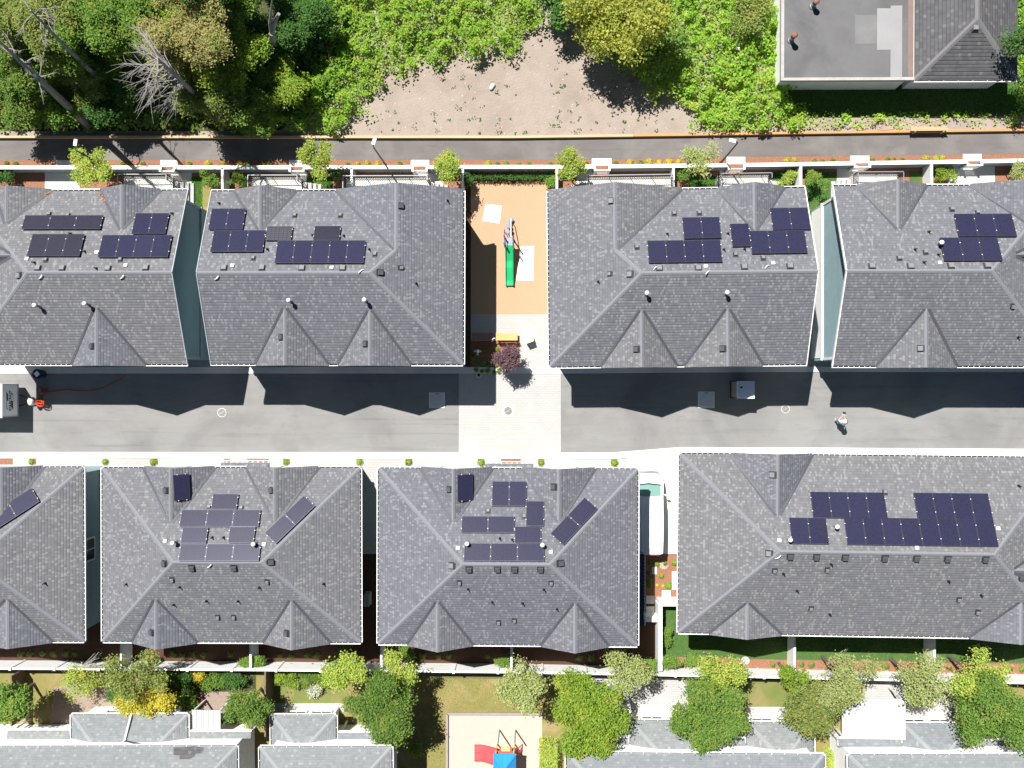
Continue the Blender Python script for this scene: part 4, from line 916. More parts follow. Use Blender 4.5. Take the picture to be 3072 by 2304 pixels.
# ------------------------------------------------------------------ entry roofs between the lower row's gables, lower side bay
def entry(h, x0, x1, y, z=2.9):
    p, q = h.loc(w(x0, z)), h.loc(w(x1, z)); m = MB(); yb = h.by+.004
    h.face(m, [(p.x,p.y,z), (q.x,p.y,z), (q.x,yb,z+.3), (p.x,yb,z+.3)], (0,-1), .2)
    m.box(p.x, q.x, yb, p.y, z-.2, z-.02, 1); m.box(p.x, q.x, p.y+.1, p.y+.14, z-.12, z, 1)
    n = int((q.x-p.x)/.32)
    for i in range(n+1): u = p.x+.03+(q.x-p.x-.06)*i/n; m.box(u-.022, u+.022, p.y+.001, p.y+.099, z-.02, z-.004, 1)
    m.build('porch_roof', [m_sh, m_white], h.root)
entry(B2, a(0,2,1910,828), a(1,2,112,828), 0); entry(B3, a(1,2,1982,836), a(2,2,185,836), 0)
m = MB(); p, q = B3.loc(w(a(2,3,1140,-190), 2.6)), B3.loc(w(a(2,3,1140,430), 2.6)); xb = B3.ax+.003
B3.face(m, [(xb,q.y,2.85), (p.x,q.y,2.6), (p.x,p.y,2.6), (xb,p.y,2.85)], (-1,0), .35); m.box(xb, p.x, q.y, p.y, 0, 2.58, 1); m.box(p.x+.06, p.x+.1, q.y, p.y, 2.5, 2.62, 2)
for i in range(22): y = q.y+.03+(p.y-q.y-.06)*i/21; m.box(p.x+.001, p.x+.059, y-.02, y+.02, 2.58, 2.6, 2)
m.build('side_bay', [m_navy, m_grey, m_white], B3.root)
# ------------------------------------------------------------------ leaves
def leaf_mesh(name, P, size, seed, mat, up=.75, asp=.62):
    rg = np.random.default_rng(seed); P = np.asarray(P, dtype=np.float64); n = len(P)
    N = rg.normal(size=(n,3)); N /= np.linalg.norm(N, axis=1)[:,None]; N[:,2] = np.abs(N[:,2])*.6+up; N /= np.linalg.norm(N, axis=1)[:,None]
    A = rg.normal(size=(n,3)); A -= (A*N).sum(1)[:,None]*N; A /= np.linalg.norm(A, axis=1)[:,None]; B = np.cross(N, A)
    s = size*rg.uniform(.6, 1.35, size=(n,1)); A = A*s*.5; B = B*s*.5*asp
    V = np.stack([P-A, P+B-A*.1, P+A, P-B-A*.1], axis=1).reshape(-1,3)
    me = bpy.data.meshes.new(name); me.vertices.add(4*n); me.vertices.foreach_set('co', V.ravel())
    me.loops.add(4*n); me.loops.foreach_set('vertex_index', np.arange(4*n, dtype=np.int32))
    me.polygons.add(n); me.polygons.foreach_set('loop_start', np.arange(0, 4*n, 4, dtype=np.int32)); me.polygons.foreach_set('loop_total', np.full(n, 4, dtype=np.int32))
    me.materials.append(mat); me.update(calc_edges=True); return me
def crown_pts(rg, R, hr, nb, nc, per, spread, inner=.55, drop=.35, low=-.35):
    """leaf clusters round the ends of branches: a lobed crown of radius R, height ratio hr"""
    blobs = [(np.zeros(3), R*.52)]
    for i in range(nb):
        th = rg.uniform(0, 2*np.pi); rr = R*rg.uniform(.4, .9); z = rg.uniform(-.3, .6)*R*hr
        blobs.append((np.array([rr*np.cos(th), rr*np.sin(th), z]), R*rg.uniform(.20, .40)))
    wts = np.array([b[1]**2 for b in blobs]); wts /= wts.sum()
    out = []
    for k in rg.choice(len(blobs), nc, p=wts):
        c, r = blobs[k]; d = rg.normal(size=3); d /= np.linalg.norm(d)
        if d[2] < low and rg.random() < .75: d[2] = -d[2]
        p = c + d*r*rg.uniform(inner, 1.0)*np.array([1,1,hr])
        q = rg.normal(size=(per,3))*spread; q[:,2] *= .6; q[:,2] -= drop*spread*np.linalg.norm(q[:,:2], axis=1)/spread*.5
        out.append(p+q)
    return np.concatenate(out)
def trunk_mesh(name, seed, h, R, r0, mat, limbs=5, lean=(0,0)):
    rd = random.Random(seed); m = MB(); c = Vector((lean[0], lean[1], h))
    m.tube([(0,0,0), (c.x*.3+rd.uniform(-.05,.05), c.y*.3+rd.uniform(-.05,.05), h*.4), tuple(c), (c.x, c.y, h+R*.45)], [r0*1.3, r0, r0*.7, r0*.25], 8)
    for i in range(limbs):
        th = 2*math.pi*i/limbs+rd.uniform(-.4,.4); z = h*rd.uniform(.55,.95); b = Vector((c.x*z/h, c.y*z/h, z)); L = R*rd.uniform(.55,.9)
        e = b+Vector((math.cos(th)*L, math.sin(th)*L, R*rd.uniform(.1,.5))); k = (b+e)/2+Vector((0,0,.12*R))
        m.tube([tuple(b), tuple(k), tuple(e)], [r0*.5, r0*.3, r0*.1], 6)
        for j in range(2):
            e2 = k+Vector((rd.uniform(-.5,.5)*R, rd.uniform(-.5,.5)*R, rd.uniform(.1,.4)*R)); m.tube([tuple(k), tuple(e2)], [r0*.24, r0*.06], 5)
    return m.mesh(name, mat)
def tree(name, label, px, zc, R, mat, kind='tree', group=None, nc=260, per=16, ls=.16, spread=.17, hr=.8, nb=9, seed=0, bark=None, r0=.09, base=None, rim=None, up=.75):
    """crown seen at pixel px at height zc; trunk stands straight below it unless base says otherwise"""
    c = w(px, zc); b = w(base, 0) if base else Vector((c.x, c.y, 0))
    t = empty(name, b, 0, label, kind, group); rg = np.random.default_rng(seed+17)
    lean = (c.x-b.x, c.y-b.y)
    P = crown_pts(rg, R, hr, nb, nc, per, spread) + np.array([lean[0], lean[1], zc])
    P[:,2] = np.maximum(P[:,2], .05)
    put('crown', leaf_mesh('crown', P, ls, seed, mat, up), t)
    put('trunk', trunk_mesh('trunk', seed, max(.3, zc-.1*R), R, r0, bark or m_bark, 5, lean), t)
    return t
# trees between the lane wall and the upper row
LG = 'young trees along the lane wall'
tree('young_tree', 'round leafy yellow green tree at the wall nearest the forest', a(0,0,795,1440), 3.2, 1.35, l_lime, 'tree', LG, 300, 15, .12, .15, seed=1, r0=.05)
tree('young_tree', 'round lime tree growing through the wall line beside the first wide porch', a(1,0,535,1400), 3.4, 1.15, l_lime, 'tree', LG, 250, 15, .12, .14, seed=2, r0=.05)
tree('young_tree', 'tall lime tree with a split crown at the playground corner', a(1,0,1680,1445), 3.3, 1.1, l_lime, 'tree', LG, 240, 15, .12, .15, hr=1.3, seed=3, r0=.05, nb=6)
tree('young_tree', 'small round yellow green tree by the slim divider at the playground', a(2,0,500,1415), 3.0, .95, l_lime, 'tree', LG, 220, 14, .11, .13, seed=4, r0=.045)
tree('young_tree', 'airy pale olive tree between the porches by the bent lamp post', a(2,0,1635,1385), 3.4, 1.1, l_pale, 'tree', LG, 190, 13, .11, .17, seed=5, r0=.05)
SG = 'shrubs in the small back yards'
for i, (c, r, x, y, z, R, mt, lb, hr) in enumerate(((0,0,1805,1550,.9,.62,l_mid,'small feathery spruce on the dry patch side of a divider',.9), (0,0,2062,1555,.9,.58,l_mid,'small feathery spruce between a divider and a porch',.9),
    (3,0,175,1545,.6,.62,l_lime,'low bright fan shaped shrub on a small lawn beside a divider',.7), (3,0,412,1555,1.2,.8,l_mid,'tall pointed bright spruce on the lawn by the pale gable wall',1.3), (3,0,1540,1512,.5,.6,l_rich,'cushion shaped bright green shrub between divider and white path',.6),
    (3,0,2165,1470,1.6,.75,l_pale,'pale leafy young tree at the far end of the lane yards',.9), (0,0,60,1530,.9,.8,l_dark,'dark shaded shrub at the start of the lane wall',.8), (0,3,2128,742,1.1,.38,l_mid,'small round bush at the white fence below the pale panels',.9), (0,3,2205,740,1.1,.36,l_mid,'second small round bush at the white fence below the pale panels',.9),
    (1,3,2135,748,1.1,.42,l_mid,'round bush at the white fence above the dry playground lawn',.9), (2,3,1200,770,1.2,.55,l_mid,'leafy bush tucked in the corner of the white wall',.8), (2,3,1380,745,1.3,.6,l_mid,'upright feathery bush on the lawn side of the white wall',1.0),
    (2,3,1330,480,.5,.3,l_mid,'small bush hugging the white wall beside the bright lawn',1.4), (2,3,1340,570,.5,.33,l_mid,'leafy bush in the middle of the white wall bed',1.2), (1,3,40,740,1.1,.42,l_mid,'bush in front of the white fence by the gable peak',.9), (1,0,1830,1560,.8,.4,l_dark,'dark slender bush at the corner of the playground',1.2), (2,0,350,1575,.8,.42,l_mid,'leafy bush at the top corner of the playground',1.2),
    (1,3,760,690,.8,.7,l_mid,'shaded green bush behind the yellow green tree',.7), (1,3,1280,650,.8,.65,l_mid,'green bush under the house eave by the pale yellow tree',.7), (2,0,1470,1470,.8,.55,l_mid,'green bush against the divider beside the airy pale tree',.9), (1,0,690,1500,.7,.4,l_mid,'small green bush beside the small lawn and the lime tree',.9))):
    tree('shrub', lb, a(c,r,x,y), z, R, mt, 'shrub', SG, 110, 12, .10, .09, hr=hr, seed=40+i, r0=.025, nb=6)
# low hedge between playground and lane wall, and in the yards: single clipped hedge objects
def hedge(label, pts, h, mat, dens=260, ls=.09, name='hedge', group=None, seed=0):
    rg = np.random.default_rng(seed); P = [w(p, h*.7) for p in pts]; xs_ = [p.x for p in P]; ys_ = [p.y for p in P]
    x0, x1, y0, y1 = min(xs_), max(xs_), min(ys_), max(ys_); n = int(dens*((x1-x0)*(y1-y0)+2*h*(x1-x0+y1-y0)))
    q = rg.uniform([x0,y0,0],[x1,y1,h], size=(n,3)); f = rg.integers(0,5,n)
    q[f<=2,2] = h; q[f==3,0] = np.where(rg.random((f==3).sum())<.5, x0, x1); q[f==4,1] = np.where(rg.random((f==4).sum())<.5, y0, y1)
    q += rg.normal(size=q.shape)*.05; q[:,2] = np.maximum(q[:,2], .03)
    c = np.array([(x0+x1)/2,(y0+y1)/2,0]); t = put(name, leaf_mesh(name, q-c, ls, seed, mat)); t.location = c
    return tag(t, label, 'hedge', group)
hedge('clipped bright green hedge beside the sandy playground', rect(2,3,245,1445,385,1700), 1.3, l_lime, 220, .12, seed=5)
hedge('low dark shaded hedge along the lane wall above the playground', rect(1,0,1840,1495,2212,1550), .6, l_dark, 220, .09, seed=6)
hedge('low dark shaded hedge beside the round yellow tree by the playground', rect(2,0,-5,1495,370,1550), .6, l_dark, 220, .09, seed=7)
hedge('narrow yellow green hedge squeezed between two white houses', rect(3,3,505,1515,555,1700), .9, l_lime, 200, .1, seed=8)
# small plants: one of each kind, then copies
def tuft(nm, mat, R, n, ls, seed, up=.5):
    rg = np.random.default_rng(seed); d = rg.normal(size=(n,3)); d /= np.linalg.norm(d,axis=1)[:,None]; d[:,2] = np.abs(d[:,2]); q = d*R*rg.uniform(.3,1,size=(n,1)); q[:,2] = q[:,2]*.9+.04
    return leaf_mesh(nm, q, ls, seed, mat, up)
def plants(mesh, pts, label, cat, group, sc=1.0):
    rd = random.Random(len(label)); o0 = None
    for p in pts:
        o = put(mesh.name.split('.')[0], mesh) if o0 is None else o0.copy()
        if o0 is None: o0 = o
        else: COL.objects.link(o)
        o.location = w(p, 0); o.rotation_euler = (0,0,rd.uniform(0,6.28)); s = sc*rd.uniform(.8,1.2); o.scale = (s,s,s); tag(o, label, cat, group)
PT = tuft('yellow_shrub', l_yel, .24, 240, .085, 1); PG = tuft('green_plant', l_mid, .19, 120, .09, 2); PD = tuft('shade_plant', l_olive, .22, 100, .10, 3); PB = tuft('clipped_shrub', l_rich, .33, 320, .09, 4, .7)
plants(PT, A_(0,0,1800,1418,1930,1418,2070,1420)+A_(1,0,880,1417,962,1414,1050,1420,2003,1418)+A_(2,0,1020,1406,1185,1405,1270,1406,1358,1403,1440,1400)+A_(3,0,160,1389,226,1386,1365,1370,1450,1373,1505,1367), 'small yellow leaved shrub in the mulch strip below the lane', 'shrub', 'yellow shrubs along the lane')
plants(PG, A_(0,0,60,1410,140,1415,1060,1420,1120,1418,1240,1420,1640,1420,2150,1422)+A_(1,0,125,1415,60,1420,795,1420,1240,1420,2085,1418,2160,1416)+A_(2,0,150,1425,330,1420,640,1420,1108,1410,900,1418,60,1428)+A_(3,0,400,1390,470,1395,1035,1380,1085,1384,1160,1380,560,1392,900,1382), 'small green plant in the mulch strip below the lane', 'plant', 'green plants along the lane')
plants(PB, A_(0,2,276,822,912,820,1328,822)+A_(1,2,263,825,895,822,1320,825,1945,828)+A_(2,2,252,832,884,832), 'round clipped green shrub in its mulch square at the white kerb', 'shrub', 'clipped shrubs in front of the lower row', .8)
plants(PD, A_(0,3,180,672,262,668,370,670,470,668,575,668,655,668,845,680,1495,672,1580,685,1665,682,1760,680,1990,680)+A_(1,3,205,685,300,690,440,680,525,685,1440,690,1580,700,1670,690,2000,690)+A_(2,3,580,705,680,705), 'low olive plant in the dark mulch strip behind the lower row', 'plant', 'plants in the shaded mulch strip', 1.15)
plants(PG, A_(3,3,285,762,372,765,880,772,965,775,1025,780,1560,790,2080,805,2190,800)+A_(3,3,40,765), 'small bright plant in the orange mulch under the white fence', 'plant', 'plants in the sunny lower mulch', 1.15)
plants(PG, [(1413+x, 1030+y) for x, y in ((8,40),(22,62),(38,58),(55,66),(74,70),(92,62),(16,80),(34,84),(50,82),(70,86),(84,84),(30,20),(55,15),(78,18))], 'small shaded plant in the dark bed beside the benches', 'plant', 'plants in the bench bed', 1.1)
plants(PG, [(1948,1690),(1972,1692),(1996,1690),(1948,1720),(1950,1740),(1948,1756)], 'small shaded plant in the mulch behind the white van', 'plant', 'plants behind the van')
plants(PB, [(1984,1727),(2006,1756),(2024,1688)], 'round green plant in the sunlit mulch behind the white van', 'plant', 'green plants in the stepping stone bed', .75)
plants(PT, [(1972,1756),(1989,1758)], 'tiny yellow plant among the stepping stones', 'plant', 'yellow plants in the stepping stone bed', .5)
# bottom yards
BG = 'trees in the lower yards'
def yt(*k, **kw): return tree(*k, **kw)
yt('yard_tree', 'dark green tree at the lower corner beside the brown fence', a(0,3,30,1090), 3.6, 1.55, l_deep, 'tree', BG, 380, 16, .15, .18, seed=100)
yt('yard_tree', 'tall mixed olive tree rising over the white fence', a(0,3,1185,860), 3.8, 1.75, l_olive, 'tree', BG, 300, 15, .13, .2, seed=101)
yt('yard_tree', 'bright yellow leaved tree in front of the white house', a(0,3,1265,1050), 2.6, 1.75, l_yel, 'tree', BG, 330, 16, .15, .17, hr=.6, seed=102)
yt('yard_tree', 'round olive green tree between the two white houses', a(1,3,-85,1115), 3.2, 1.5, l_deep, 'tree', BG, 420, 16, .13, .15, seed=103)
yt('yard_tree', 'yellow green tree overhanging the white fence beside the flower bed', a(1,3,790,800), 3.6, 1.45, l_lime, 'tree', BG, 300, 15, .14, .17, seed=104)
yt('yard_tree', 'pale yellow tree straddling the white fence', a(1,3,1215,830), 3.6, 1.15, l_lime, 'tree', BG, 220, 14, .13, .17, seed=105, hr=1.1)
yt('yard_tree', 'large rich green tree over the corner of the middle white house', a(1,3,1040,1140), 4.2, 2.3, l_deep, 'tree', BG, 1150, 18, .135, .19, seed=106, nb=14)
yt('yard_tree', 'pale tall tree at the edge of the dry playground lawn', a(2,3,110,900), 4.0, 1.55, l_pale, 'tree', BG, 280, 14, .13, .19, seed=107, hr=1.1)
yt('yard_tree', 'large round bright lime green tree beside the pergola', a(2,3,590,1190), 4.0, 2.5, l_rich, 'tree', BG, 1350, 18, .135, .18, seed=108, nb=16)
yt('yard_tree', 'pale airy tree over the white fence beside the white wall', a(2,3,960,850), 3.8, 1.45, l_pale, 'tree', BG, 240, 14, .12, .18, seed=109)
yt('yard_tree', 'large dark green tree hiding the middle of a white house', a(2,3,1690,1160), 4.2, 2.35, l_deep, 'tree', BG, 1200, 18, .135, .19, seed=110, nb=14)
yt('yard_tree', 'yellowish tree leaning over the fence behind the large dark green tree', a(2,3,1760,830), 3.8, 1.5, l_lime, 'tree', BG, 260, 14, .13, .18, seed=111)
yt('yard_tree', 'narrow elongated bright green tree crossing the white fence', a(3,3,185,860), 2.6, .95, l_rich, 'tree', BG, 260, 15, .12, .12, seed=112, hr=1.4, nb=6)
yt('yard_tree', 'dark olive feathery tree in front of the corrugated patio cover', a(3,3,370,1130), 3.6, 2.0, l_olive, 'tree', BG, 700, 15, .135, .2, seed=113, nb=12)
yt('yard_tree', 'wide pale tree above the corrugated patio cover', a(3,3,640,860), 4.0, 1.75, l_pale, 'tree', BG, 330, 14, .13, .2, seed=114)
yt('yard_tree', 'slender pale tree beside the tall divider panel', a(3,3,1270,880), 4.0, 1.55, l_pale, 'tree', BG, 300, 14, .13, .19, seed=115, hr=1.2)
yt('yard_tree', 'yellow green tree at the fence above the large corner tree', a(3,3,1800,850), 4.0, 1.7, l_lime, 'tree', BG, 320, 14, .13, .19, seed=116)
yt('yard_tree', 'large deep green tree in the lower corner over a grey roof', a(3,3,1925,1200), 4.2, 2.55, l_deep, 'tree', BG, 1250, 18, .135, .2, seed=117, nb=14)
yt('yard_tree', 'low sprawling light green tree with bare pale twigs by the white fence', a(0,3,690,900), 1.6, 1.25, l_lime, 'tree', BG, 170, 12, .11, .2, seed=118, hr=.4)
YS = 'garden shrubs in the lower yards'
for i, (c, x, y, z, R, mt, lb) in enumerate(((0,1550,900,.8,1.0,l_dark,'dark green shrub under the white fence by the yellow tree'), (0,1600,1065,.7,.75,l_mid,'mid green shrub beside the red pot'), (0,1708,850,.8,.4,l_yel,'small bright yellow shrub at the white fence'), (0,1860,905,.7,.9,l_mid,'broad green shrub above the brick patio'), (0,2040,880,.7,.7,l_dark,'dark shrub beside the round olive green tree'), (0,1010,1010,.9,.7,l_dark,'dark shrub on the shaded side of the tall mixed tree'),
    (1,270,880,.5,.75,l_rich,'bright green flower bed shrub by the brown board fence'), (1,460,870,.5,.7,l_mid,'green flower bed shrub in the middle of the bed'), (1,500,985,.35,.36,l_flow,'white flowering bush on the patchy lawn'), (1,600,890,.5,.6,l_rich,'leafy shrub beside the yellow green tree'), (1,1372,1495,.5,.45,l_mid,'small green bush alone on the dry lawn'), (2,1545,740,.6,.4,l_mid,'green bush in the orange mulch beside the lawn'),
    (3,1570,1060,.7,.5,l_flow,'pale flowering bush beside the large corner tree'))):
    tree('garden_shrub', lb, a(c,3,x,y), z, R, mt, 'shrub', YS, 150, 12, .11, .11, hr=.6, seed=140+i, r0=.03, nb=7)
tree('plum_tree', 'dark plum leaved young tree in the mulch bed by the benches', (1523,1072), 2.2, .85, l_plum, 'tree', None, 260, 14, .12, .12, seed=160, r0=.04, hr=1.0)
# ------------------------------------------------------------------ the wood
WG = 'trees of the wood above the lane'
wood = [(60,35,7,2.6,l_olive,'olive crowned tree in the far upper corner of the wood'), (165,40,6.5,2.7,l_mid,'broad green tree at the top edge of the wood'), (262,45,6,2.6,l_mid,'green tree behind the bare grey tree'), (50,140,4.5,2.3,l_deep,'deep green tree behind the leaning bare trunk'), (165,150,3.5,2.3,l_olive,'light speckled olive tree in the middle of the wood'), (40,225,3.5,1.8,l_deep,'low dark tree at the lower edge of the wood near the lane start'),
    (130,228,2.4,1.6,l_mid,'shaded low tree above the pale timber edging'), (228,195,2.6,1.9,l_dark,'dark low tree in the hollow beside the bare grey tree'), (408,70,7,2.7,l_tan,'brownish olive tree crown beside the bare grey tree'), (492,120,4.5,2.3,l_rich,'bright large leaved tree above the forked dead snag hollow'), (445,200,4.2,2.1,l_olive,'olive green tree over the lane edge beside the bare tree'), (525,205,3.0,1.8,l_mid,'rounded green tree at the mouth of the dark hollow'),
    (560,70,2.6,2.2,l_dark,'tree coloured dark for shade behind the forked dead snag'), (650,40,2.6,2.0,l_dark,'tree coloured dark for shade bordering the bramble slope'), (470,15,5.5,2.2,l_mid,'tall tree at the top edge above the bright large leaved tree'), (440,-75,8,2.7,l_dark,'tall dark tree just above the photo edge over the hollow'), (345,10,6.0,2.2,l_rich,'bright green tree above the twigs of the bare grey tree'), (95,95,4.5,2.0,l_pale,'pale grey green crown beside the leaning bare trunk'), (610,195,2.4,1.6,l_rich,'bright bushy tree at the lower end of the hollow'), (560,240,2.2,1.5,l_mid,'small green tree by the edging below the hollow'), (215,110,3.5,1.9,l_mid,'speckled green crown between the bare trunk and the hollow'), (20,185,3.5,1.6,l_olive,'olive tree at the side edge of the wood')]  # the two darkest trees beside the snag carry the hollow's shade in their leaf colour
for i, (x, y, z, R, mt, lb) in enumerate(wood):
    tree('wood_tree', lb, ov(x,y), z, R, mt, 'tree', WG, int(210*R*R), 16, .145, .18, hr=.85, seed=200+i, r0=.16, nb=12)
def bare(name, label, base, top, h, r0, n, mat, spread, seed, fan=None):
    rd = random.Random(seed); b = w(base); e = w(top, h)-b; t = empty(name, b, 0, label, 'bare tree', 'bare trees of the wood'); m = MB()
    m.tube([(0,0,0), tuple(e*.35+Vector((rd.uniform(-.2,.2),.1,0))), tuple(e*.7), tuple(e)], [r0*1.2, r0, r0*.7, r0*.25], 8); m.build('trunk', mat, t)
    if n:
        m = MB()
        for i in range(n):
            if n < 20: m = MB()
            f = rd.uniform(.55, 1.0); p = e*f; th = rd.uniform(*(fan or (0, 6.28))); L = spread*rd.uniform(.5,1.0)
            d = Vector((math.cos(th), math.sin(th), rd.uniform(-.15,.35))); q = p+d*L; k = p+d*L*.5+Vector((rd.uniform(-.15,.15), rd.uniform(-.15,.15), .15))
            m.tube([tuple(p), tuple(k), tuple(q)], [r0*.24, r0*.14, .01], 5, cap=False)
            for j in range(6):
                s = k+(q-k)*rd.uniform(0,1); v = Vector((d.x+rd.uniform(-.8,.8), d.y+rd.uniform(-.8,.8), rd.uniform(-.2,.3)))*L*rd.uniform(.2,.42)
                m.tube([tuple(s), tuple(s+v*.5+Vector((0,0,.05))), tuple(s+v)], [.016, .011, .005], 4, cap=False)
            if n < 20: m.build('branch', mat, t)
        if n >= 20: m.build('branches', mat, t)
bare('dead_tree', 'bare grey tree spreading fine twigs over the wood', ov(470,250), ov(340,125), 11.5, .17, 46, m_deadbark, 2.5, 3, (1.9, 4.7))
bare('dead_tree', 'leaning thick bare trunk at the far edge of the wood', ov(190,270), ov(-6,85), 13, .22, 10, m_deadbark, 1.3, 4)
bare('dead_tree', 'long thin leaning bare trunk with a broken pale top', ov(250,215), ov(66,22), 13, .15, 10, m_deadbark, 1.4, 5)
t = empty('dead_tree', w(ov(598,112)), 0, 'forked bleached snag standing in the dark hollow', 'bare tree', 'bare trees of the wood'); o_ = t.location; m = MB()
q = lambda x, y, z: tuple(w(ov(x,y), z)-o_)
m.tube([(0,0,0), q(588,82,5), q(587,72,6)], [.24,.2,.16], 8); m.tube([q(587,74,5.8), q(592,50,7), q(602,30,8)], [.15,.13,.10], 8); m.tube([q(587,74,5.8), q(583,50,7), q(588,-4,9.5)], [.12,.10,.03], 8); m.build('trunk', m_deadbark, t)
# golden willow
tree('willow_tree', 'golden yellow weeping tree overhanging the bare soil', a(2,0,960,160), 4.0, 3.0, l_will, 'tree', None, 620, 22, .20, .24, hr=.9, seed=300, nb=20, r0=.2, up=.5)
tree('wood_tree', 'dark green tree behind the golden weeping tree', a(2,0,450,-10), 2.4, 1.6, l_dark, 'tree', 'trees around the bare soil', 330, 16, .2, .24, seed=301, r0=.12)
tree('wood_tree', 'shaded green tree on the shadow side of the golden weeping tree', a(2,0,1220,440), 1.8, 1.8, l_deep, 'tree', 'trees around the bare soil', 360, 16, .2, .22, seed=302, r0=.12)
tree('wood_tree', 'dark leafed tree overhanging the corner of the grey building', a(3,0,2250,420), 5.0, 1.6, l_dark, 'tree', 'trees around the bare soil', 200, 14, .16, .24, seed=303, r0=.1)
tree('wood_tree', 'olive yellow bushy tree beside the pile of white boards', a(2,0,2050,120), 1.6, 1.3, l_olive, 'tree', 'trees around the bare soil', 200, 14, .15, .2, seed=304, r0=.08)
# brambles: nobody could count these leaves
def inpoly(P, x, y):
    ins = np.zeros(len(x), bool); n = len(P)
    for i in range(n):
        (x0,y0), (x1,y1) = P[i], P[(i+1)%n]; c = ((y0>y) != (y1>y)) & (x < (x1-x0)*(y-y0)/(y1-y0+1e-12)+x0); ins ^= c
    return ins
def hgt(x, y, k): return .28+.30*np.sin(x*.9+k)*np.cos(y*1.1+k*2)+.22*np.sin(x*2.3+1.7*k)*np.sin(y*2.1)+.14*np.sin(x*5.1)*np.cos(y*4.7+k)
def bramble(poly, label, dens, seed, hmul=1.0, ls=.155, mat=None, name='bramble_thicket'):
    rg = np.random.default_rng(seed); P = [(lambda v: (v.x, v.y))(w(p, 0)) for p in poly]
    xs_ = np.array([p[0] for p in P]); ys_ = np.array([p[1] for p in P]); x0,x1,y0,y1 = xs_.min(),xs_.max(),ys_.min(),ys_.max()
    n = int(dens*(x1-x0)*(y1-y0)); A_r = (x1-x0)*(y1-y0); nc = int(A_r*2.6); cx = rg.uniform(x0,x1,nc); cy = rg.uniform(y0,y1,nc); cr_ = rg.uniform(.16,.42,nc); ch = rg.uniform(-.1,.35,nc)
    k = rg.integers(0,nc,n); th = rg.uniform(0,6.283,n); rr = cr_[k]*np.sqrt(rg.random(n)); x = cx[k]+rr*np.cos(th); y = cy[k]+rr*np.sin(th); dome = ch[k]+.30*np.sqrt(np.maximum(0,1-(rr/cr_[k])**2))
    u = rg.random(n) < .5; x[u] = rg.uniform(x0,x1,u.sum()); y[u] = rg.uniform(y0,y1,u.sum()); dome[u] = rg.uniform(-.15,.1,u.sum())
    jx, jy = x+rg.normal(size=n)*.28+.35*np.sin(y*3.1), y+rg.normal(size=n)*.28+.35*np.sin(x*2.7); k = inpoly(P, jx, jy); x, y, dome = x[k], y[k], dome[k]
    z = np.maximum(.03, (hgt(x,y,seed)+.35+dome)*hmul*rg.uniform(.6,1.0,len(x)))
    c = np.array([(x0+x1)/2,(y0+y1)/2,0])
    o = put(name, leaf_mesh(name, np.stack([x,y,z],1)-c, ls, seed, mat or l_bram, .9, .8)); o.location = c
    return tag(o, label, 'brambles', None, 'stuff')
bramble([ov(*p) for p in ((700,-60),(1175,-60),(1168,30),(1150,75),(1110,112),(1060,118),(1000,125),(930,140),(870,150),(835,168),(800,205),(780,235),(748,262),(742,288),(700,290),(668,282),(640,288),(560,285),(520,262),(560,215),(640,190),(720,130),(745,60))], 'sunlit bramble thicket between the dark hollow and the bare soil', 260, 21, 1.2)
bramble([ov(*p) for p in ((470,150),(560,120),(720,-60),(760,-60),(760,120),(700,240),(560,290),(480,285))], 'darker bramble undergrowth in the hollow of the wood', 150, 22, 1.0, .2, l_deep)
bramble([ov(*p) for p in ((1250,-60),(1290,100),(1330,125),(1372,172),(1400,205),(1470,212),(1498,235),(1500,272),(1560,288),(1730,283),(1740,255),(1700,215),(1688,170),(1686,-60))], 'sunlit bramble thicket between the golden tree and the grey building', 260, 23, 1.2)
bramble([ov(*p) for p in ((1700,245),(1850,250),(2000,250),(2110,248),(2230,250),(2300,262),(2100,262),(1960,262),(1840,276),(1720,280))], 'thin bramble strip between the shaded lawn and the orange edging', 130, 24, .45, .13)
bramble([ov(*p) for p in ((2180,-60),(2330,-60),(2330,255),(2190,250))], 'green thicket at the far side of the grey building', 150, 26, 1.0)
bramble([ov(*p) for p in ((-80,-60),(560,-60),(500,250),(400,285),(-80,285))], 'dark fern undergrowth below the trees of the wood', 120, 25, .9, .2, l_mid, 'undergrowth')
rg = np.random.default_rng(9); pts = []
for i in range(120):
    x, y = rg.uniform(740,1500), rg.uniform(100,288)
    if rg.random() < .3: y = rg.uniform(255,290)
    if x < 800 and y < 230: continue
    p = w(ov(x,y)); k = rg.integers(3,12); r = rg.uniform(.03,.13)
    pts.append(np.array([p.x,p.y,.04])+rg.normal(size=(k,3))*np.array([r,r,.03]))
P = np.concatenate(pts); P[:,2] = np.maximum(P[:,2], .015)
o = put('weeds', leaf_mesh('weeds', P, .11, 9, l_dark, .8)); tag(o, 'scattered low weeds on the bare soil', 'weeds', None, 'stuff')
m = MB(); rd = random.Random(5)
for i in range(220):
    p = w(ov(rd.uniform(700,1560), rd.uniform(60,289))); r = rd.uniform(.015,.05); m.lathe([(r,0),(r*.8,r*.5),(0,r*.8)], 5, (p.x,p.y,.003))
tag(m.build('gravel', m_stone), 'loose small stones scattered over the bare soil', 'gravel', None, 'stuff')
def grass(label, pts, n, mat, seed, h=.06):
    rg = np.random.default_rng(seed); P = [w(p,0) for p in pts]; PP = [(p.x,p.y) for p in P]; x = rg.uniform(min(p.x for p in P), max(p.x for p in P), n); y = rg.uniform(min(p.y for p in P), max(p.y for p in P), n)
    k = inpoly(PP, x, y); x, y = x[k], y[k]; o = put('grass', leaf_mesh('grass', np.stack([x,y,rg.uniform(.02,h,len(x))],1), .10, seed, mat, .5, .3)); tag(o, label, 'grass', None, 'stuff')
l_grass = leafmat('grass_blades', (.035,.10,.016), (.07,.15,.025), None, .3)
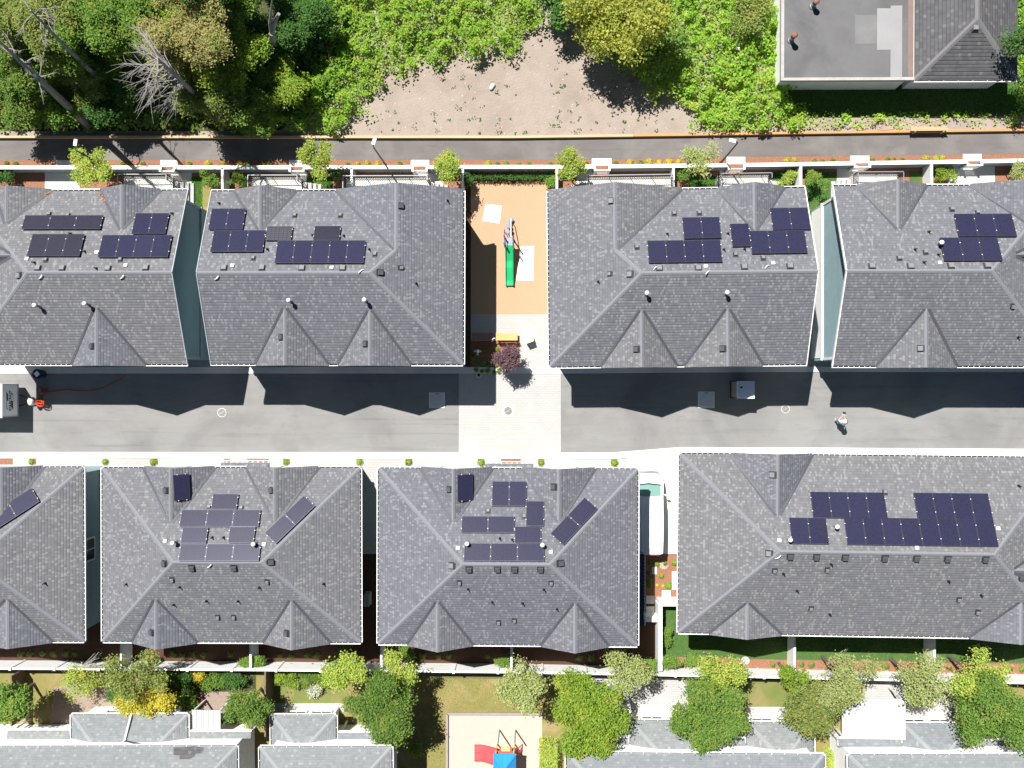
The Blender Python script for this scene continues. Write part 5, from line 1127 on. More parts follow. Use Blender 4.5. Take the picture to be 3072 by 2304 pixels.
grass('lush lawn strip beside the white wall and long panelled house', [(1990,1822),(2120,1822),(2120,1895),(3200,1930),(3200,1995),(1995,1968)], 16000, l_grass, 1)
grass('shaded grass below the grey building', [a(3,0,120,720), a(3,0,2190,720), a(3,0,2190,995), a(3,0,120,1000)], 12000, l_grass, 2, .12)
for i, (c, x0, x1, y0, y1, t) in enumerate(((0,1656,1750,1530,1800,'grass beside the dry patch in the gap'), (1,440,660,1535,1640,'grass below the lime tree by the wide porch'), (2,1535,1790,1525,1620,'grass below the airy pale tree'), (3,20,262,1490,1620,'grass under the fan shaped shrub'), (3,320,590,1490,2000,'grass around the pointed spruce'))):
    grass(t, rect(c,0,x0,y0,x1,y1), 2500, l_grass, 3+i)
grass('dry tufts on the playground lawn', [a(1,3,1300,870), a(2,3,330,880), a(2,3,330,1190), a(1,3,1640,1190), a(1,3,1640,1700), a(1,3,1420,1700)], 5000, leafmat('dry_grass_blades', (.20,.17,.05), (.13,.17,.04), (.24,.19,.08), .3), 12)

o = put('fallen_leaves', leaf_mesh('fallen_leaves', LITTER[0], .10, 77, M('dry_needles', (.42,.22,.10), (.33,.17,.08), 20)), None); o.location = LITTER[1].root.location; o.rotation_euler = LITTER[1].root.rotation_euler
tag(o, 'orange dry leaf litter caught in two roof valleys', 'leaves', None, 'stuff')
# ------------------------------------------------------------------ playground and benches
s1 = lambda x, y: (1400+x/6.38, 620+y/6.38)
z5 = lambda x, y: (1400+x/8.508, 960+y/8.508)
z6 = lambda x, y: (x/11.06, 1100+y/11.06)
t = empty('playground_slide', w(s1(815,1000)), 0, 'green playground slide with grey deck and stepping pods on the orange surface', 'slide'); o_ = t.location.copy()
def L(px, z): return w(px, z)-o_
m = MB(); prof = [(738,1.32),(800,1.22),(900,1.0),(1040,.72),(1100,.66),(1170,.60),(1300,.40),(1420,.22),(1510,.2)]
pl = [(L(s1(740,y),z), L(s1(893,y),z), z) for y, z in prof]; xl_ = sum(p[0].x for p in pl)/len(pl); xr_ = sum(p[1].x for p in pl)/len(pl)
for (p0,q0,za),(p1,q1,zb) in zip(pl, pl[1:]):
    y0, y1 = p0.y, p1.y; e = .09
    sec = lambda y, z: [Vector((xl_,y,z+.16)), Vector((xl_+.03,y,z+.16)), Vector((xl_+e,y,z)), Vector((xr_-e,y,z)), Vector((xr_-.03,y,z+.16)), Vector((xr_,y,z+.16)), Vector((xr_,y,z-.05)), Vector((xl_,y,z-.05))]
    A0, A1 = sec(y0,za), sec(y1,zb)
    for i in range(8): m.add([A0[i], A0[(i+1)%8], A1[(i+1)%8], A1[i]])
m.add(sec(pl[0][0].y, pl[0][2])); m.add(sec(pl[-1][0].y, pl[-1][2])[::-1]); m.build('slide_chute', m_green, t)
d0, d1 = L(s1(725,592),1.3), L(s1(895,742),1.3); m = MB(); m.box(d0.x,d1.x,d1.y,d0.y,1.24,1.30); m.build('deck', m_pod, t)
for x, y in ((d0.x,d0.y),(d1.x,d0.y),(d0.x,d1.y+.03),(d1.x,d1.y+.03)):
    m = MB(); m.tube([(x,y,0),(x,y,2.0)], .045, 10); m.lathe([(.06,2.0),(.05,2.05),(0,2.07)], 10, (x,y,0)); m.build('post', m_purple, t)
m = MB()
for x in (d0.x, d1.x):
    for z in (1.55, 1.95): m.tube([(x,d0.y,z),(x,d1.y+.03,z)], .022, 8)
m.build('guard_rail', m_purple, t)
for x, y, z in ((858,255,.25),(803,285,.45),(800,335,.6),(800,385,.78),(797,490,1.0)):
    p = L(s1(x,y), z); m = MB(); m.tube([(p.x,p.y,0),(p.x,p.y,z-.03)], .03, 8); m.lathe([(.13,z-.05),(.15,z-.02),(.15,z),(.0,z+.012)], 16, (p.x,p.y,0)); m.build('stepping_pod', m_pod, t, True)
m = MB(); p, q = L(s1(848,235),.9), L(s1(848,585),1.75); m.tube([(p.x,p.y,0), tuple(p), tuple((p+q)/2+Vector((0,0,.15))), tuple(q)], .03, 8); m.build('hand_rail', m_wplast, t)
m = MB(); pts = []
for i in range(14): f = i/13; p = L(s1(722-2*f,435+165*f), 1.2+.5*f); pts.append(tuple(p))
m.tube([(pts[0][0],pts[0][1],0)]+pts, .025, 8); m.build('hand_rail', m_purple, t)
for k, (pts, lb) in enumerate((([a(1,1,1985,105), a(1,1,2122,118), a(1,1,2104,273), a(1,1,1957,250)], 'small tilted white pad half in tree shade on the orange surface'), ([s1(1040,760), s1(1290,755), s1(1275,1415), s1(945,1412)], 'long white pad beside the green slide'))):
    m = MB(); slab(m, pts, .004, .05); tag(m.build('white_pad', m_wplast, bevel=.01), lb, 'pad', 'white pads on the playground')
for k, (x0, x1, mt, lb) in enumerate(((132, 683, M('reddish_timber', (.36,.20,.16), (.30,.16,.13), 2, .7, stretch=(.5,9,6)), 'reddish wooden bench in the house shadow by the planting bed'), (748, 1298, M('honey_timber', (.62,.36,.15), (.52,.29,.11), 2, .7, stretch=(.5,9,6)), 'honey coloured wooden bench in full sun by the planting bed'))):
    p, q = w(z5(x0,320), .45), w(z5(x1,500), .45); t = empty('wooden_bench', ((p.x+q.x)/2, (p.y+q.y)/2, 0), 0, lb, 'bench', 'benches by the playground'); W = (q.x-p.x)/2; D = (p.y-q.y)/2
    m = MB(); n = 4
    for i in range(n): y = D-.05-(2*D-.08)*i/(n-1)*.82; m.box(-W, W, y-.055, y+.04, .41, .45)
    m.build('seat', mt, t); m = MB()
    for i in range(3): y = -D+.02-.035*i; m.box(-W, W, y-.02, y+.02, .52+.13*i, .62+.13*i)
    m.build('backrest', mt, t)
    for x in (-W+.12, W-.12):
        m = MB(); m.box(x-.03,x+.03,D-.12,D-.06,0,.405); m.box(x-.03,x+.03,-D-.0,-D+.06,0,.405); m.box(x-.03,x+.03,-D+.061,D-.121,.35,.405); m.bar((x,-D+.0,.41),(x,-D-.1,.86),.05,.04); m.build('leg', m_dark, t)
# white lounge chair
c = w(z5(1575,470), .4); t = empty('lounge_chair', (c.x,c.y,0), math.radians(20), 'white moulded plastic chair standing on the pale paving', 'chair'); m = MB()
def shell(pts, hw, th=.03):
    for (y0,z0),(y1,z1) in zip(pts, pts[1:]):
        for s in (0, -th): 
            f = [(-hw,y0,z0+s),(hw,y0,z0+s),(hw,y1,z1+s),(-hw,y1,z1+s)]; m.add(f if s else f[::-1])
        for x in (-hw, hw): m.add([(x,y0,z0),(x,y1,z1),(x,y1,z1-th),(x,y0,z0-th)])
shell([(.36,.38),(.28,.42),(.1,.40),(-.05,.39)], .25); m.build('seat', m_wplast, t); m = MB()
shell([(-.052,.385),(-.14,.5),(-.22,.68),(-.27,.82),(-.30,.86)], .26); m.build('backrest', m_wplast, t)
for x, y in ((-.21,.28),(.21,.28),(-.21,-.1),(.21,-.1)): m = MB(); m.tube([(x,y,.38),(x*1.15,y*1.2,0)], .018, 8); m.build('leg', m_steelg, t)
for x in (-.27,.27): m = MB(); m.bar((x,.2,.6),(x,-.2,.62),.05,.03); m.bar((x,.18,.39),(x,.18,.58),.03,.03); m.build('armrest', m_wplast, t)
# hydrant, bike hoop, drain caps
c = w(z5(278,790), .5); t = empty('fire_hydrant', (c.x,c.y,0), 0, 'pale fire hydrant standing in the dark planting bed', 'hydrant'); m = MB()
m.lathe([(.14,0),(.14,.05),(.10,.06),(.10,.48),(.125,.5),(.125,.54),(.10,.60),(.04,.66),(.035,.72),(0,.72)], 16); m.build('hydrant_body', m_wplast, t, True)
for d, ln in (((-1,0),.2),((1,0),.2),((0,-1),.24)): m = MB(); m.tube([(d[0]*.09,d[1]*.09,.42),(d[0]*ln,d[1]*ln,.42)], .05, 10); m.tube([(d[0]*ln,d[1]*ln,.42),(d[0]*(ln+.04),d[1]*(ln+.04),.42)], .065, 8); m.build('outlet', m_wplast, t)
c = w(z5(700,500), .4); m = MB(); m.tube([(-.16,-.12,0),(-.16,-.12,.5),(-.12,-.02,.72),(0,.06,.8),(.1,.07,.74)], .035, 10); o = m.build('drinking_fountain', m_wplast, smooth=True); o.location = (c.x,c.y,0); tag(o, 'curved white pipe stand between the two wooden benches', 'stand')
for p, r, lb in ((z5(312,1405),.11,'small round dark drain cap at the kerb in the paver shadow'), (a(1,2,1898,672),.10,'small round grey cap set in the pale crossing')):
    c = w(p); m = MB(); m.lathe([(r*1.7,.022),(r*1.7,.034),(r*1.05,.036)], 20, m=1); m.lathe([(r,.03),(r,.042),(0,.044)], 16); o = m.build('round_drain', [m_dark if r > .105 else m_conc2, m_conc]); o.location = (c.x,c.y,0.06 if r > .105 else 0); tag(o, lb, 'drain cap')
def grate(px, r, lb, pad=None):
    c = w(px); t = empty('drain_grate', (c.x,c.y,.02), .5, lb, 'drain', 'round storm drains in the driveway'); m = MB()
    m.lathe([(r*1.12,0),(r*1.12,.014),(r,.016),(r,.0)], 32); m.build('rim', m_conc, t)
    m = MB(); m.lathe([(r*.98,.001),(0,.002)], 24); m.build('pit', m_black, t); m = MB(); n = 9
    for i in range(n): x = -r*.84+1.68*r*i/(n-1); h = math.sqrt(max(0,(r*.97)**2-x*x)); m.box(x-r*.055,x+r*.055,-h,h,.003,.013)
    m.box(-r*.96,r*.96,-r*.06,r*.06,.0135,.015); m.build('bars', m_conc2, t)
    if pad: p = MB(); p.box(-pad,pad,-pad,pad,-.012,-.001); q = p.build('collar', m_kerb, t); q.rotation_euler.z = -.5
grate(a(0,2,1918,397), .27, 'round storm drain near the notched house shadow tip'); grate(a(1,2,2178,382), .27, 'round storm drain in a white square of the crossing', .36); grate(a(3,2,150,366), .25, 'round storm drain at the shadow edge by the sunlit wedge')
for pts, lb in (([a(1,2,1495,222), a(1,2,1633,220), a(1,2,1633,357), a(1,2,1496,358)], 'square grey utility cover at the shadow edge beside the crossing'), ([a(2,2,1606,215), a(2,2,1750,215), a(2,2,1748,357), a(2,2,1604,355)], 'square grey utility cover beside the portable toilet')):
    P = [w(p) for p in pts]; x0,x1 = P[0].x,P[1].x; y0,y1 = P[2].y,P[0].y; m = MB(); z0 = .016
    t = empty('utility_cover', ((x0+x1)/2,(y0+y1)/2,z0), 0, lb, 'utility cover', 'square utility covers'); W, D = (x1-x0)/2, (y1-y0)/2
    m.box(-W,W,-D,D,0,.016); m.build('frame', M('cover_frame', (.62,.63,.64)), t); m = MB(); m.box(-W+.13,W-.13,-D+.13,D-.13,.0165,.024); m.build('lid', M('cover_lid', (.50,.52,.55), (.45,.47,.5)), t); m = MB(); m.box(-.12,.12,D-.11,D-.07,.0165,.02); m.build('lifting_slot', m_dark, t)
# ------------------------------------------------------------------ portable toilet, bins, trailer
P0, P1 = w(a(2,2,1947,124), 2.25), w(a(2,2,2096,276), 2.25); cx_, cy_ = (P0.x+P1.x)/2, (P0.y+P1.y)/2; W, D = (P1.x-P0.x)/2, (P0.y-P1.y)/2
t = empty('portable_toilet', (cx_,cy_,0), 0, 'tan portable toilet with translucent white roof standing in the house shadow', 'portable toilet'); m = MB(); wv = W-.07; dv_ = D-.07
m.box(-wv,wv,-dv_,dv_,.12,2.12)
for k in range(5):
    for s in (-1,1): x0, x1 = sorted((s*wv, s*(wv+.025))); m.box(x0,x1,-dv_+.1+k*.2,-dv_+.2+k*.2,.2,2.05)
m.build('cabin', m_tan, t); m = MB(); m.box(-W,W,-D,D,0,.119); m.build('skid_base', m_dark, t)
m = MB(); m.box(-W,W,-D,D,2.121,2.2); n = 6
for k in range(n): y = -D+.1+(2*D-.2)*k/(n-1); m.box(-W+.08,W-.08,y-.045,y+.045,2.2,2.25)
m.box(-W,-W+.05,-D,D,2.2,2.235); m.box(W-.05,W,-D,D,2.2,2.235); m.build('roof', m_gplast, t, bevel=.015)
m = MB(); m.tube([(-W+.24,D-.4,2.1),(-W+.24,D-.4,2.45)], .055, 10); m.build('vent_pipe', m_black, t); m = MB(); m.box(-.33,.33,-dv_-.03,-dv_-.001,.2,2.0); d = m.build('door', m_tan, t); m = MB(); m.box(.24,.28,-dv_-.06,-dv_-.031,1.0,1.14); m.build('handle', m_dark, d)
c = w(z6(1230,240), .75); t = empty('rubbish_bin', (c.x,c.y,0), 0, 'round dark bin topped with a pale square board at the kerb', 'bin'); m = MB()
m.lathe([(.25,.0),(.26,.02),(.31,.70),(.33,.71),(.33,.75),(.29,.75),(.28,.6),(0,.6)], 24); m.build('bin_body', m_navy, t, True); m = MB(); m.box(-.15,.15,-.15,.15,.77,.80); b = m.build('lid', m_gplast, t, bevel=.01); b.rotation_euler.z = math.radians(40); m = MB(); m.bar((-.3,0,.76),(.3,0,.76),.04,.02); m.build('handle', m_dark, t)
# trailer: its end wall carries the lettering
zt, zb = 2.43, .5; pa, pb = w(z6(62,585), zt), w(z6(58,1690), zt); X1 = pa.x; yA, yB = pa.y, pb.y
t = empty('camper_trailer', (X1-2.2,(yA+yB)/2,0), 0, 'white camper trailer cut off by the photo edge with dark lettering on its end', 'trailer'); W = 2.2; D = (yA-yB)/2
m = MB(); m.box(-W-2,W,-D,D,zb,zt-.05); m.build('trailer_body', M('pale_grey_panel', (.88,.89,.91), (.85,.86,.88), 1, .4), t, bevel=.03); m = MB(); m.box(-W-2,W+.02,-D-.02,D+.02,zt-.049,zt); m.box(-W+.4,-W+1.1,-.3,.3,zt,zt+.12); m.build('roof', m_white, t, bevel=.02)
m = MB()
for y in (-D+.02, D-.02): m.box(W,W+.035,y-.03,y+.03,zb,zt-.06)
m.box(W,W+.03,-D+.051,D-.051,zb,zb+.1); m.build('wall_trim', m_trimg, t)
m = MB()
for y in (-.45,.45): m.bar((W-.3,y,.42),(W+1.35,0,.42),.07,.1)
m.tube([(W+1.3,0,.42),(W+1.5,0,.42)], .05, 8); m.build('tow_bar', m_dark, t); m = MB(); m.tube([(W+1.2,0,.05),(W+1.2,0,.9)], .035, 8); m.lathe([(.09,0),(.09,.05)],10,(W+1.2,0,0)); m.build('jack', m_steelg, t)
m = MB(); c = w(z6(975,1150), .95)-t.location
for k in range(8):
    pass
m.lathe([(.20,.45),(.22,.5),(.22,.85),(.17,.95),(.05,1.0),(0,1.0)], 20, (0,0,0)); pc = m.build('propane_cover', m_wplast, t, True); pc.location = (c.x,c.y,-.02); pc.scale = (.85,1.3,1)
m = MB(); q = w(z6(1385,1030), .5)-t.location; m.box(q.x-.14,q.x+.14,q.y-.2,q.y+.2,.47,.62); m.build('battery_box', M('olive_plastic', (.10,.11,.08)), t, bevel=.015)
for y in (-D+.12, D-.12):
    whl = MB(); whl.tube([(-W+.5,y-.1,.33),(-W+.5,y+.1,.33)], .33, 20); o = whl.build('wheel', m_black, t); r_ = MB(); r_.tube([(-W+.5,y-.11,.33),(-W+.5,y+.11,.33)], .18, 14); r_.build('rim', m_steelg, o)
def lettering(txt, size, parent, mat, M4, ital=.25, name='lettering', depth=.004):
    cu = bpy.data.curves.new(name, 'FONT'); cu.body = txt; cu.size = size; cu.align_x = 'CENTER'; cu.align_y = 'CENTER'; cu.shear = ital; cu.extrude = depth; cu.offset = .011
    to = bpy.data.objects.new('tmp_text', cu); COL.objects.link(to); bpy.context.view_layer.update()
    me = bpy.data.meshes.new_from_object(to.evaluated_get(bpy.context.evaluated_depsgraph_get())); bpy.data.objects.remove(to); me.name = name
    me.materials.clear(); me.materials.append(mat); return put(name, me, parent, M4)
m_ink = M('dark_print', (.02,.025,.035), (.035,.04,.05), 3, .5)
# text runs along +Y (up the picture) and stands up along +Z on the wall facing +X
T = Matrix(((0,0,1,W+.006),(1,0,0,-.02),(0,1,0,1.45),(0,0,0,1)))
lo = lettering('STARCRAFT', .40, t, m_ink, T); lo.scale = (.62,.95,1)
m = MB(); x = W+.004
# two slanted swoosh bars of the emblem, above and below the word
for q in ([(-.02,1.70),(.42,1.70),(.60,1.92),(.02,1.92)], [(-.62,1.12),(-.05,1.12),(.02,1.36),(-.40,1.36)]): m.add([(x,y,z) for y,z in q])
for q in ([(-.42,1.92),(.02,1.92),(.02,1.87),(-.38,1.87)], [(-.62,1.70),(-.56,1.70),(-.38,1.92),(-.45,1.92)], [(-.05,1.12),(.38,1.12),(.38,1.17),(-.05,1.17)], [(.34,1.17),(.40,1.12),(.58,1.36),(.50,1.36)]): m.add([(x+.0005,y,z) for y,z in q])
m.build('emblem', M('dark_emblem', (.05,.055,.07), (.09,.095,.11), 2, .5), t)
# cords
m = MB(); pts = [w(a(0,2,x,y), .03) for x, y in ((1100,58),(1085,70),(1040,108),(990,135),(950,155),(900,180),(865,192),(810,205),(760,212),(700,210),(640,207),(585,200),(540,202),(505,208),(470,216),(430,220),(405,222))]
m.tube(pts, .02, 6); cc = w(a(0,2,390,210))
for k in range(4): m.tube([(cc.x+(.16+.03*k)*math.cos(i*.35), cc.y+(.17-.02*k)*math.sin(i*.35), .03+.02*k) for i in range(19)], .018, 6)
m.tube([tuple(w(a(0,2,x,y), .03)) for x, y in ((385,195),(350,190),(332,170),(338,162),(345,178),(362,215),(370,240))], .018, 6)
tag(m.build('extension_cord', m_orange, smooth=True), 'thin red orange cord running along the kerb into the shadow', 'cord')
m = MB(); cc = w(a(0,2,352,308), .5); rd = random.Random(3)
for k in range(9):
    ox, oy, rx, ry = rd.uniform(-.05,.05), rd.uniform(-.05,.05), rd.uniform(.13,.34), rd.uniform(.10,.2); m.tube([(cc.x+ox+rx*math.cos(i*.3+k), cc.y+oy+ry*math.sin(i*.3+k)-.1*math.cos(i*.3), .50+.025*k+.02*math.sin(i)) for i in range(22)], .022, 6)
for i in range(3): m.tube([(cc.x+.1*i,cc.y-.1,.5),(cc.x+.12*i,cc.y-.25,.02)], .02, 6)
tag(m.build('coiled_cord', m_orange, smooth=True), 'bundle of bright orange cord heaped over the trailer tow bar', 'cord')
# ------------------------------------------------------------------ van
Pn, Pr = w(a(2,2,1200,925), .9), w(a(2,2,1200,1612), 1.2); xr = w(a(2,2,1318,1300), 1.4).x; yF, yR = Pn.y, Pr.y; Wv = 1.0; xc = xr-Wv; Ln = yF-yR
t = empty('van', (xc,yR,0), 0, 'white passenger van parked half under the eave of the hip roof house', 'van')
# cross sections from the rear (y=0) to the nose: y, half width, sill, belt height, roof height, roof half width
sec = [(0,.93,.42,1.05,1.85,.72),(.10,.97,.35,1.05,1.98,.80),(.9,1.0,.32,1.05,2.05,.83),(2.2,1.0,.32,1.05,2.07,.83),(Ln*.66,1.0,.32,1.05,2.04,.82),(Ln*.725,1.0,.32,1.05,1.98,.78),(Ln*.865,.98,.32,1.08,1.14,.80),(Ln*.93,.95,.32,.95,1.0,.74),(Ln*.98,.84,.34,.72,.76,.62),(Ln,.68,.38,.58,.6,.5)]
m = MB(); rings = []
for y, hw, s0, bl, rz_, rw in sec:
    rings.append([Vector(p) for p in ((-hw*.94,y,s0),(-hw,y,s0+.2),(-hw,y,bl),(-rw-.03,y,rz_-.09),(-rw+.10,y,rz_-.02),(0,y,rz_+.015),(rw-.10,y,rz_-.02),(rw+.03,y,rz_-.09),(hw,y,bl),(hw,y,s0+.2),(hw*.94,y,s0))])
for i in range(len(rings)-1):
    for k in range(10): m.add([rings[i][k], rings[i][k+1], rings[i+1][k+1], rings[i+1][k]], None, 0)
    m.add([rings[i][0], rings[i+1][0], rings[i+1][10], rings[i][10]])
m.add(rings[0][::-1]); m.add(rings[-1]); m.build('body', m_vanw, t)
a0, a1 = rings[5], rings[6]; lp = lambda p, q, f: p+(q-p)*f; up = Vector((0,.02,.03))
g = [lp(a0[4],a1[4],.10)+up, lp(a0[5],a1[5],.07)+up, lp(a0[6],a1[6],.10)+up, lp(a0[6],a1[6],.90)+up+Vector((.06,0,0)), lp(a0[5],a1[5],.94)+up+Vector((0,.06,0)), lp(a0[4],a1[4],.90)+up-Vector((.06,0,0))]
m = MB(); m.add([g[0],g[1],g[4],g[5]]); m.add([g[1],g[2],g[3],g[4]]); m.build('windscreen', m_vglass, t)
m = MB(); wpl = [g[5]+Vector((-.04,.05,-.02)), g[4]+Vector((0,.06,-.01)), g[3]+Vector((.04,.05,-.02))]
for p, q in zip(wpl, wpl[1:]): m.bar(p, q, .07, .03)
m.build('wiper_cowl', m_dark, t)
for s in (-1, 1):
    m = MB()
    for y0, y1 in ((.35,1.5),(1.6,2.7),(2.8,Ln*.66)): m.add([(s*1.004,y0,1.12),(s*1.004,y1,1.12),(s*.872,y1,1.88),(s*.872,y0,1.88)])
    m.build('side_window', m_glass, t)
    m = MB(); m.box(*sorted((s*1.03,s*1.22)), Ln*.73, Ln*.73+.09, 1.15, 1.34); m.bar((s*.98,Ln*.74,1.15),(s*1.1,Ln*.745,1.2),.03,.03); m.build('wing_mirror', m_vanw, t, bevel=.02)
    m = MB(); m.box(*sorted((s*.50,s*.80)), Ln*.955, Ln*.975, .62, .80); h = m.build('headlight', m_gplast, t, bevel=.02)
    for y in (.95, Ln*.82):
        m = MB(); m.tube([(s*.80,y,.35),(s*1.0,y,.35)], .35, 24); wh = m.build('wheel', m_black, t); m = MB(); m.tube([(s*.99,y,.35),(s*1.012,y,.35)], .2, 16); m.build('rim', m_steelg, wh)
m = MB()
for x in (-.5,-.3,-.1,.1,.3,.5): m.box(x-.025,x+.025,.4,Ln*.6,2.035,2.105)
m.build('roof_ribs', m_vanw, t); m = MB(); m.box(-.72,.72,-.03,.0,1.2,1.72); m.build('rear_window', m_glass, t); m = MB(); m.box(-.92,.92,-.10,-.005,.4,.6); m.build('rear_bumper', m_dark, t, bevel=.03); m = MB(); m.tube([(-.93,Ln*.93,.55),(-.86,Ln*.97,.55),(-.6,Ln+.05,.55),(0,Ln+.10,.55),(.6,Ln+.05,.55),(.86,Ln*.97,.55),(.93,Ln*.93,.55)], .085, 8); m.build('front_bumper', m_steelg, t, True)
m = MB(); m.box(-.5,.5,.0,.02,1.86,1.9); m.build('brake_light', m_red, t)
# ------------------------------------------------------------------ stones, slabs, small things
SS = 'square stepping stones in the mulch'
q1 = lambda x, y: (1900+x/3.456, 1400+y/3.456)
for x0, y0, x1, y1, lb in ((192,1040,245,1115,'small square stepping stone in deep shade behind the van'), (132,1338,218,1422,'shaded square stepping stone, upper of the pair at the white wall'), (132,1448,218,1536,'shaded square stepping stone, lower of the pair at the white wall'), (297,1284,388,1374,'sunlit white square stepping stone near the long house')):
    m = MB(); slab(m, [q1(x0,y0), q1(x1,y0), q1(x1,y1), q1(x0,y1)], .02, .07); tag(m.build('stepping_stone', m_conc, bevel=.01), lb, 'stepping stone', SS)
m = MB(); slab(m, [q1(402,1090), q1(470,1090), q1(470,1276), q1(402,1276)], .02, .16); tag(m.build('concrete_step', m_kerb, bevel=.01), 'white concrete step at the door side of the long house', 'step')
c = w(q1(315,1018)); m = MB(); m.lathe([(.30,.02),(.30,.05),(.27,.055),(.0,.06)], 24); o = m.build('manhole_lid', m_tan); o.location = (c.x,c.y,0); tag(o, 'round tan lid lying in the mulch behind the white van', 'lid')
c = w(a(2,3,2015,730)); m = MB(); m.lathe([(.28,.03),(.28,.06),(.24,.065),(0,.07)], 24); o = m.build('manhole_lid', m_conc2); o.location = (c.x,c.y,0); tag(o, 'round grey lid in the orange mulch below the long house', 'lid')
def rock(px, rx, ry, rz, rot, lb):
    rd = random.Random(int(px[0])); m = MB(); c = w(px); n = 12; pr = [(.75,.0),(1,.25),(.95,.6),(.6,.92),(0,1)]; b = len(m.v)
    for r, z in pr:
        for k in range(n): j = rd.uniform(.85,1.12); m.v.append((r*rx*math.cos(6.283*k/n)*j, r*ry*math.sin(6.283*k/n)*j, rz*z))
    for i in range(4):
        for k in range(n): f = (b+i*n+k, b+i*n+(k+1)%n, b+(i+1)*n+(k+1)%n, b+(i+1)*n+k); m.f.append(f); m.u.append([(0,0)]*4); m.m.append(0)
    o = m.build('boulder', m_stone, smooth=True); o.location = (c.x,c.y,0); o.rotation_euler.z = rot; tag(o, lb, 'boulder')
rock(a(1,0,2040,752), .30, .16, .22, 1.0, 'white elongated boulder alone on the bare soil'); rock(a(2,0,805,752), .12, .08, .10, .6, 'small white stone near the shaded edge of the bare soil')
JG = 'white boards dumped beside the grey building'
for pts, z, lb in (([(2060,262),(2215,240),(2220,270),(2070,285)], .35, 'upper white board on the dump among the brambles'), ([(2052,292),(2235,275),(2240,318),(2062,330)], .3, 'lower white board on the dump among the brambles'), ([(1925,345),(1972,350),(1965,432),(1920,425)], .75, 'lone white board standing out of the brambles')):
    m = MB(); slab(m, [a(2,0,*p) for p in pts], z-.05, z); tag(m.build('white_board', m_wplast), lb, 'board', JG)
m = MB(); rd = random.Random(8); c = w(a(2,0,2110,212), .5); n = 8
gpt = [[Vector((c.x+.13*(i-4)+rd.uniform(-.03,.03), c.y+.10*(j-4)+rd.uniform(-.03,.03), .4+rd.uniform(0,.22))) for j in range(n)] for i in range(n)]
for i in range(n-1):
    for j in range(n-1): m.add([gpt[i][j], gpt[i+1][j], gpt[i+1][j+1], gpt[i][j+1]])
tag(m.build('tarpaulin', M('teal_tarp', (.20,.42,.47), (.5,.55,.56), 4, .5)), 'crumpled teal and white tarpaulin beside the dumped boards', 'tarpaulin')
c = w(a(0,3,1722,1075), .4); t = empty('flower_pot', (c.x,c.y,0), 0, 'round red flower pot on the small brick patio', 'flower pot'); m = MB(); m.lathe([(.15,0),(.21,.35),(.23,.36),(.23,.42),(.19,.42),(.18,.36),(0,.36)], 20); m.build('pot', M('red_glaze', (.32,.02,.03), None, 3, .35), t, True); m = MB(); m.lathe([(.175,.37),(0,.38)], 16); m.build('soil', m_mulchd, t)
c = w(a(1,3,952,215), .9); t = empty('utility_box', (c.x,c.y,0), 0, 'pale grey utility box in the black gap between two hip roof houses', 'utility box'); m = MB(); m.box(-.17,.17,-.38,.38,.06,.9); m.build('casing', m_conc2, t, bevel=.05); m = MB(); m.box(-.2,.2,-.42,.42,0,.059); m.build('plinth', m_conc, t)
m = MB(); rd = random.Random(4); p0 = w(a(0,3,700,790),1.9); 
for i in range(7):
    e = w(a(0,3,rd.uniform(820,945),rd.uniform(620,760)), 1.95+rd.uniform(0,.3)); k = (p0+e)/2+Vector((rd.uniform(-.2,.2),rd.uniform(-.2,.2),.1)); m.tube([p0,k,e], [.035,.025,.008], 5)
tag(m.build('dry_branch', m_deadbark), 'bare pale dry branch lying over the white fence', 'branch')
# ------------------------------------------------------------------ lower playground
m = MB()
for p, q in (((1341,2141),(1341,2700)), ((1341,2141),(1630,2142))):
    P_, Q_ = w(p,.12), w(q,.12); m.bar(P_-Vector((0,0,.06)), Q_-Vector((0,0,.06)), .16, .24)
tag(m.build('sandpit_border', M('weathered_timber', (.30,.25,.22), (.24,.20,.18), 3)), 'weathered timber border round the sandy playground', 'border')
z8 = lambda x, y: (1400+x/9.217, 2140+y/9.217)
t = empty('play_tower', w(z8(1045,1500)), 0, 'play tower with blue pyramid roof, double red slide and yellow panel', 'play tower'); o_ = t.location.copy()
m = MB(); pr = [(215,1090,.22),(370,1088,.26),(480,1105,.45),(620,1150,.85),(740,1185,1.2),(830,1200,1.35)]; hw = .53
S_ = []
for x, y, z in pr:
    c = L(z8(x,y), z); S_.append([Vector((c.x,c.y+u*hw,c.z+h)) for u, h in ((1,.14),(.93,.14),(.88,0),(.08,0),(.04,.07),(-.04,.07),(-.08,0),(-.88,0),(-.93,.14),(-1,.14),(-1,-.06),(1,-.06))])
for i in range(len(S_)-1):
    for k in range(12): m.add([S_[i][k], S_[i][(k+1)%12], S_[i+1][(k+1)%12], S_[i+1][k]])
m.add(S_[0]); m.add(S_[-1][::-1]); m.build('slide_chute', m_red, t)
e0, e1 = L(z8(738,1125),2.2), L(z8(1362,1125),2.2); hx = (e1.x-e0.x)/2; ccx, ccy = (e0.x+e1.x)/2, e0.y-hx; ap = Vector((ccx,ccy,2.95)); m = MB()
cs = [Vector((ccx-hx,ccy+hx,2.2)), Vector((ccx+hx,ccy+hx,2.2)), Vector((ccx+hx,ccy-hx,2.2)), Vector((ccx-hx,ccy-hx,2.2))]
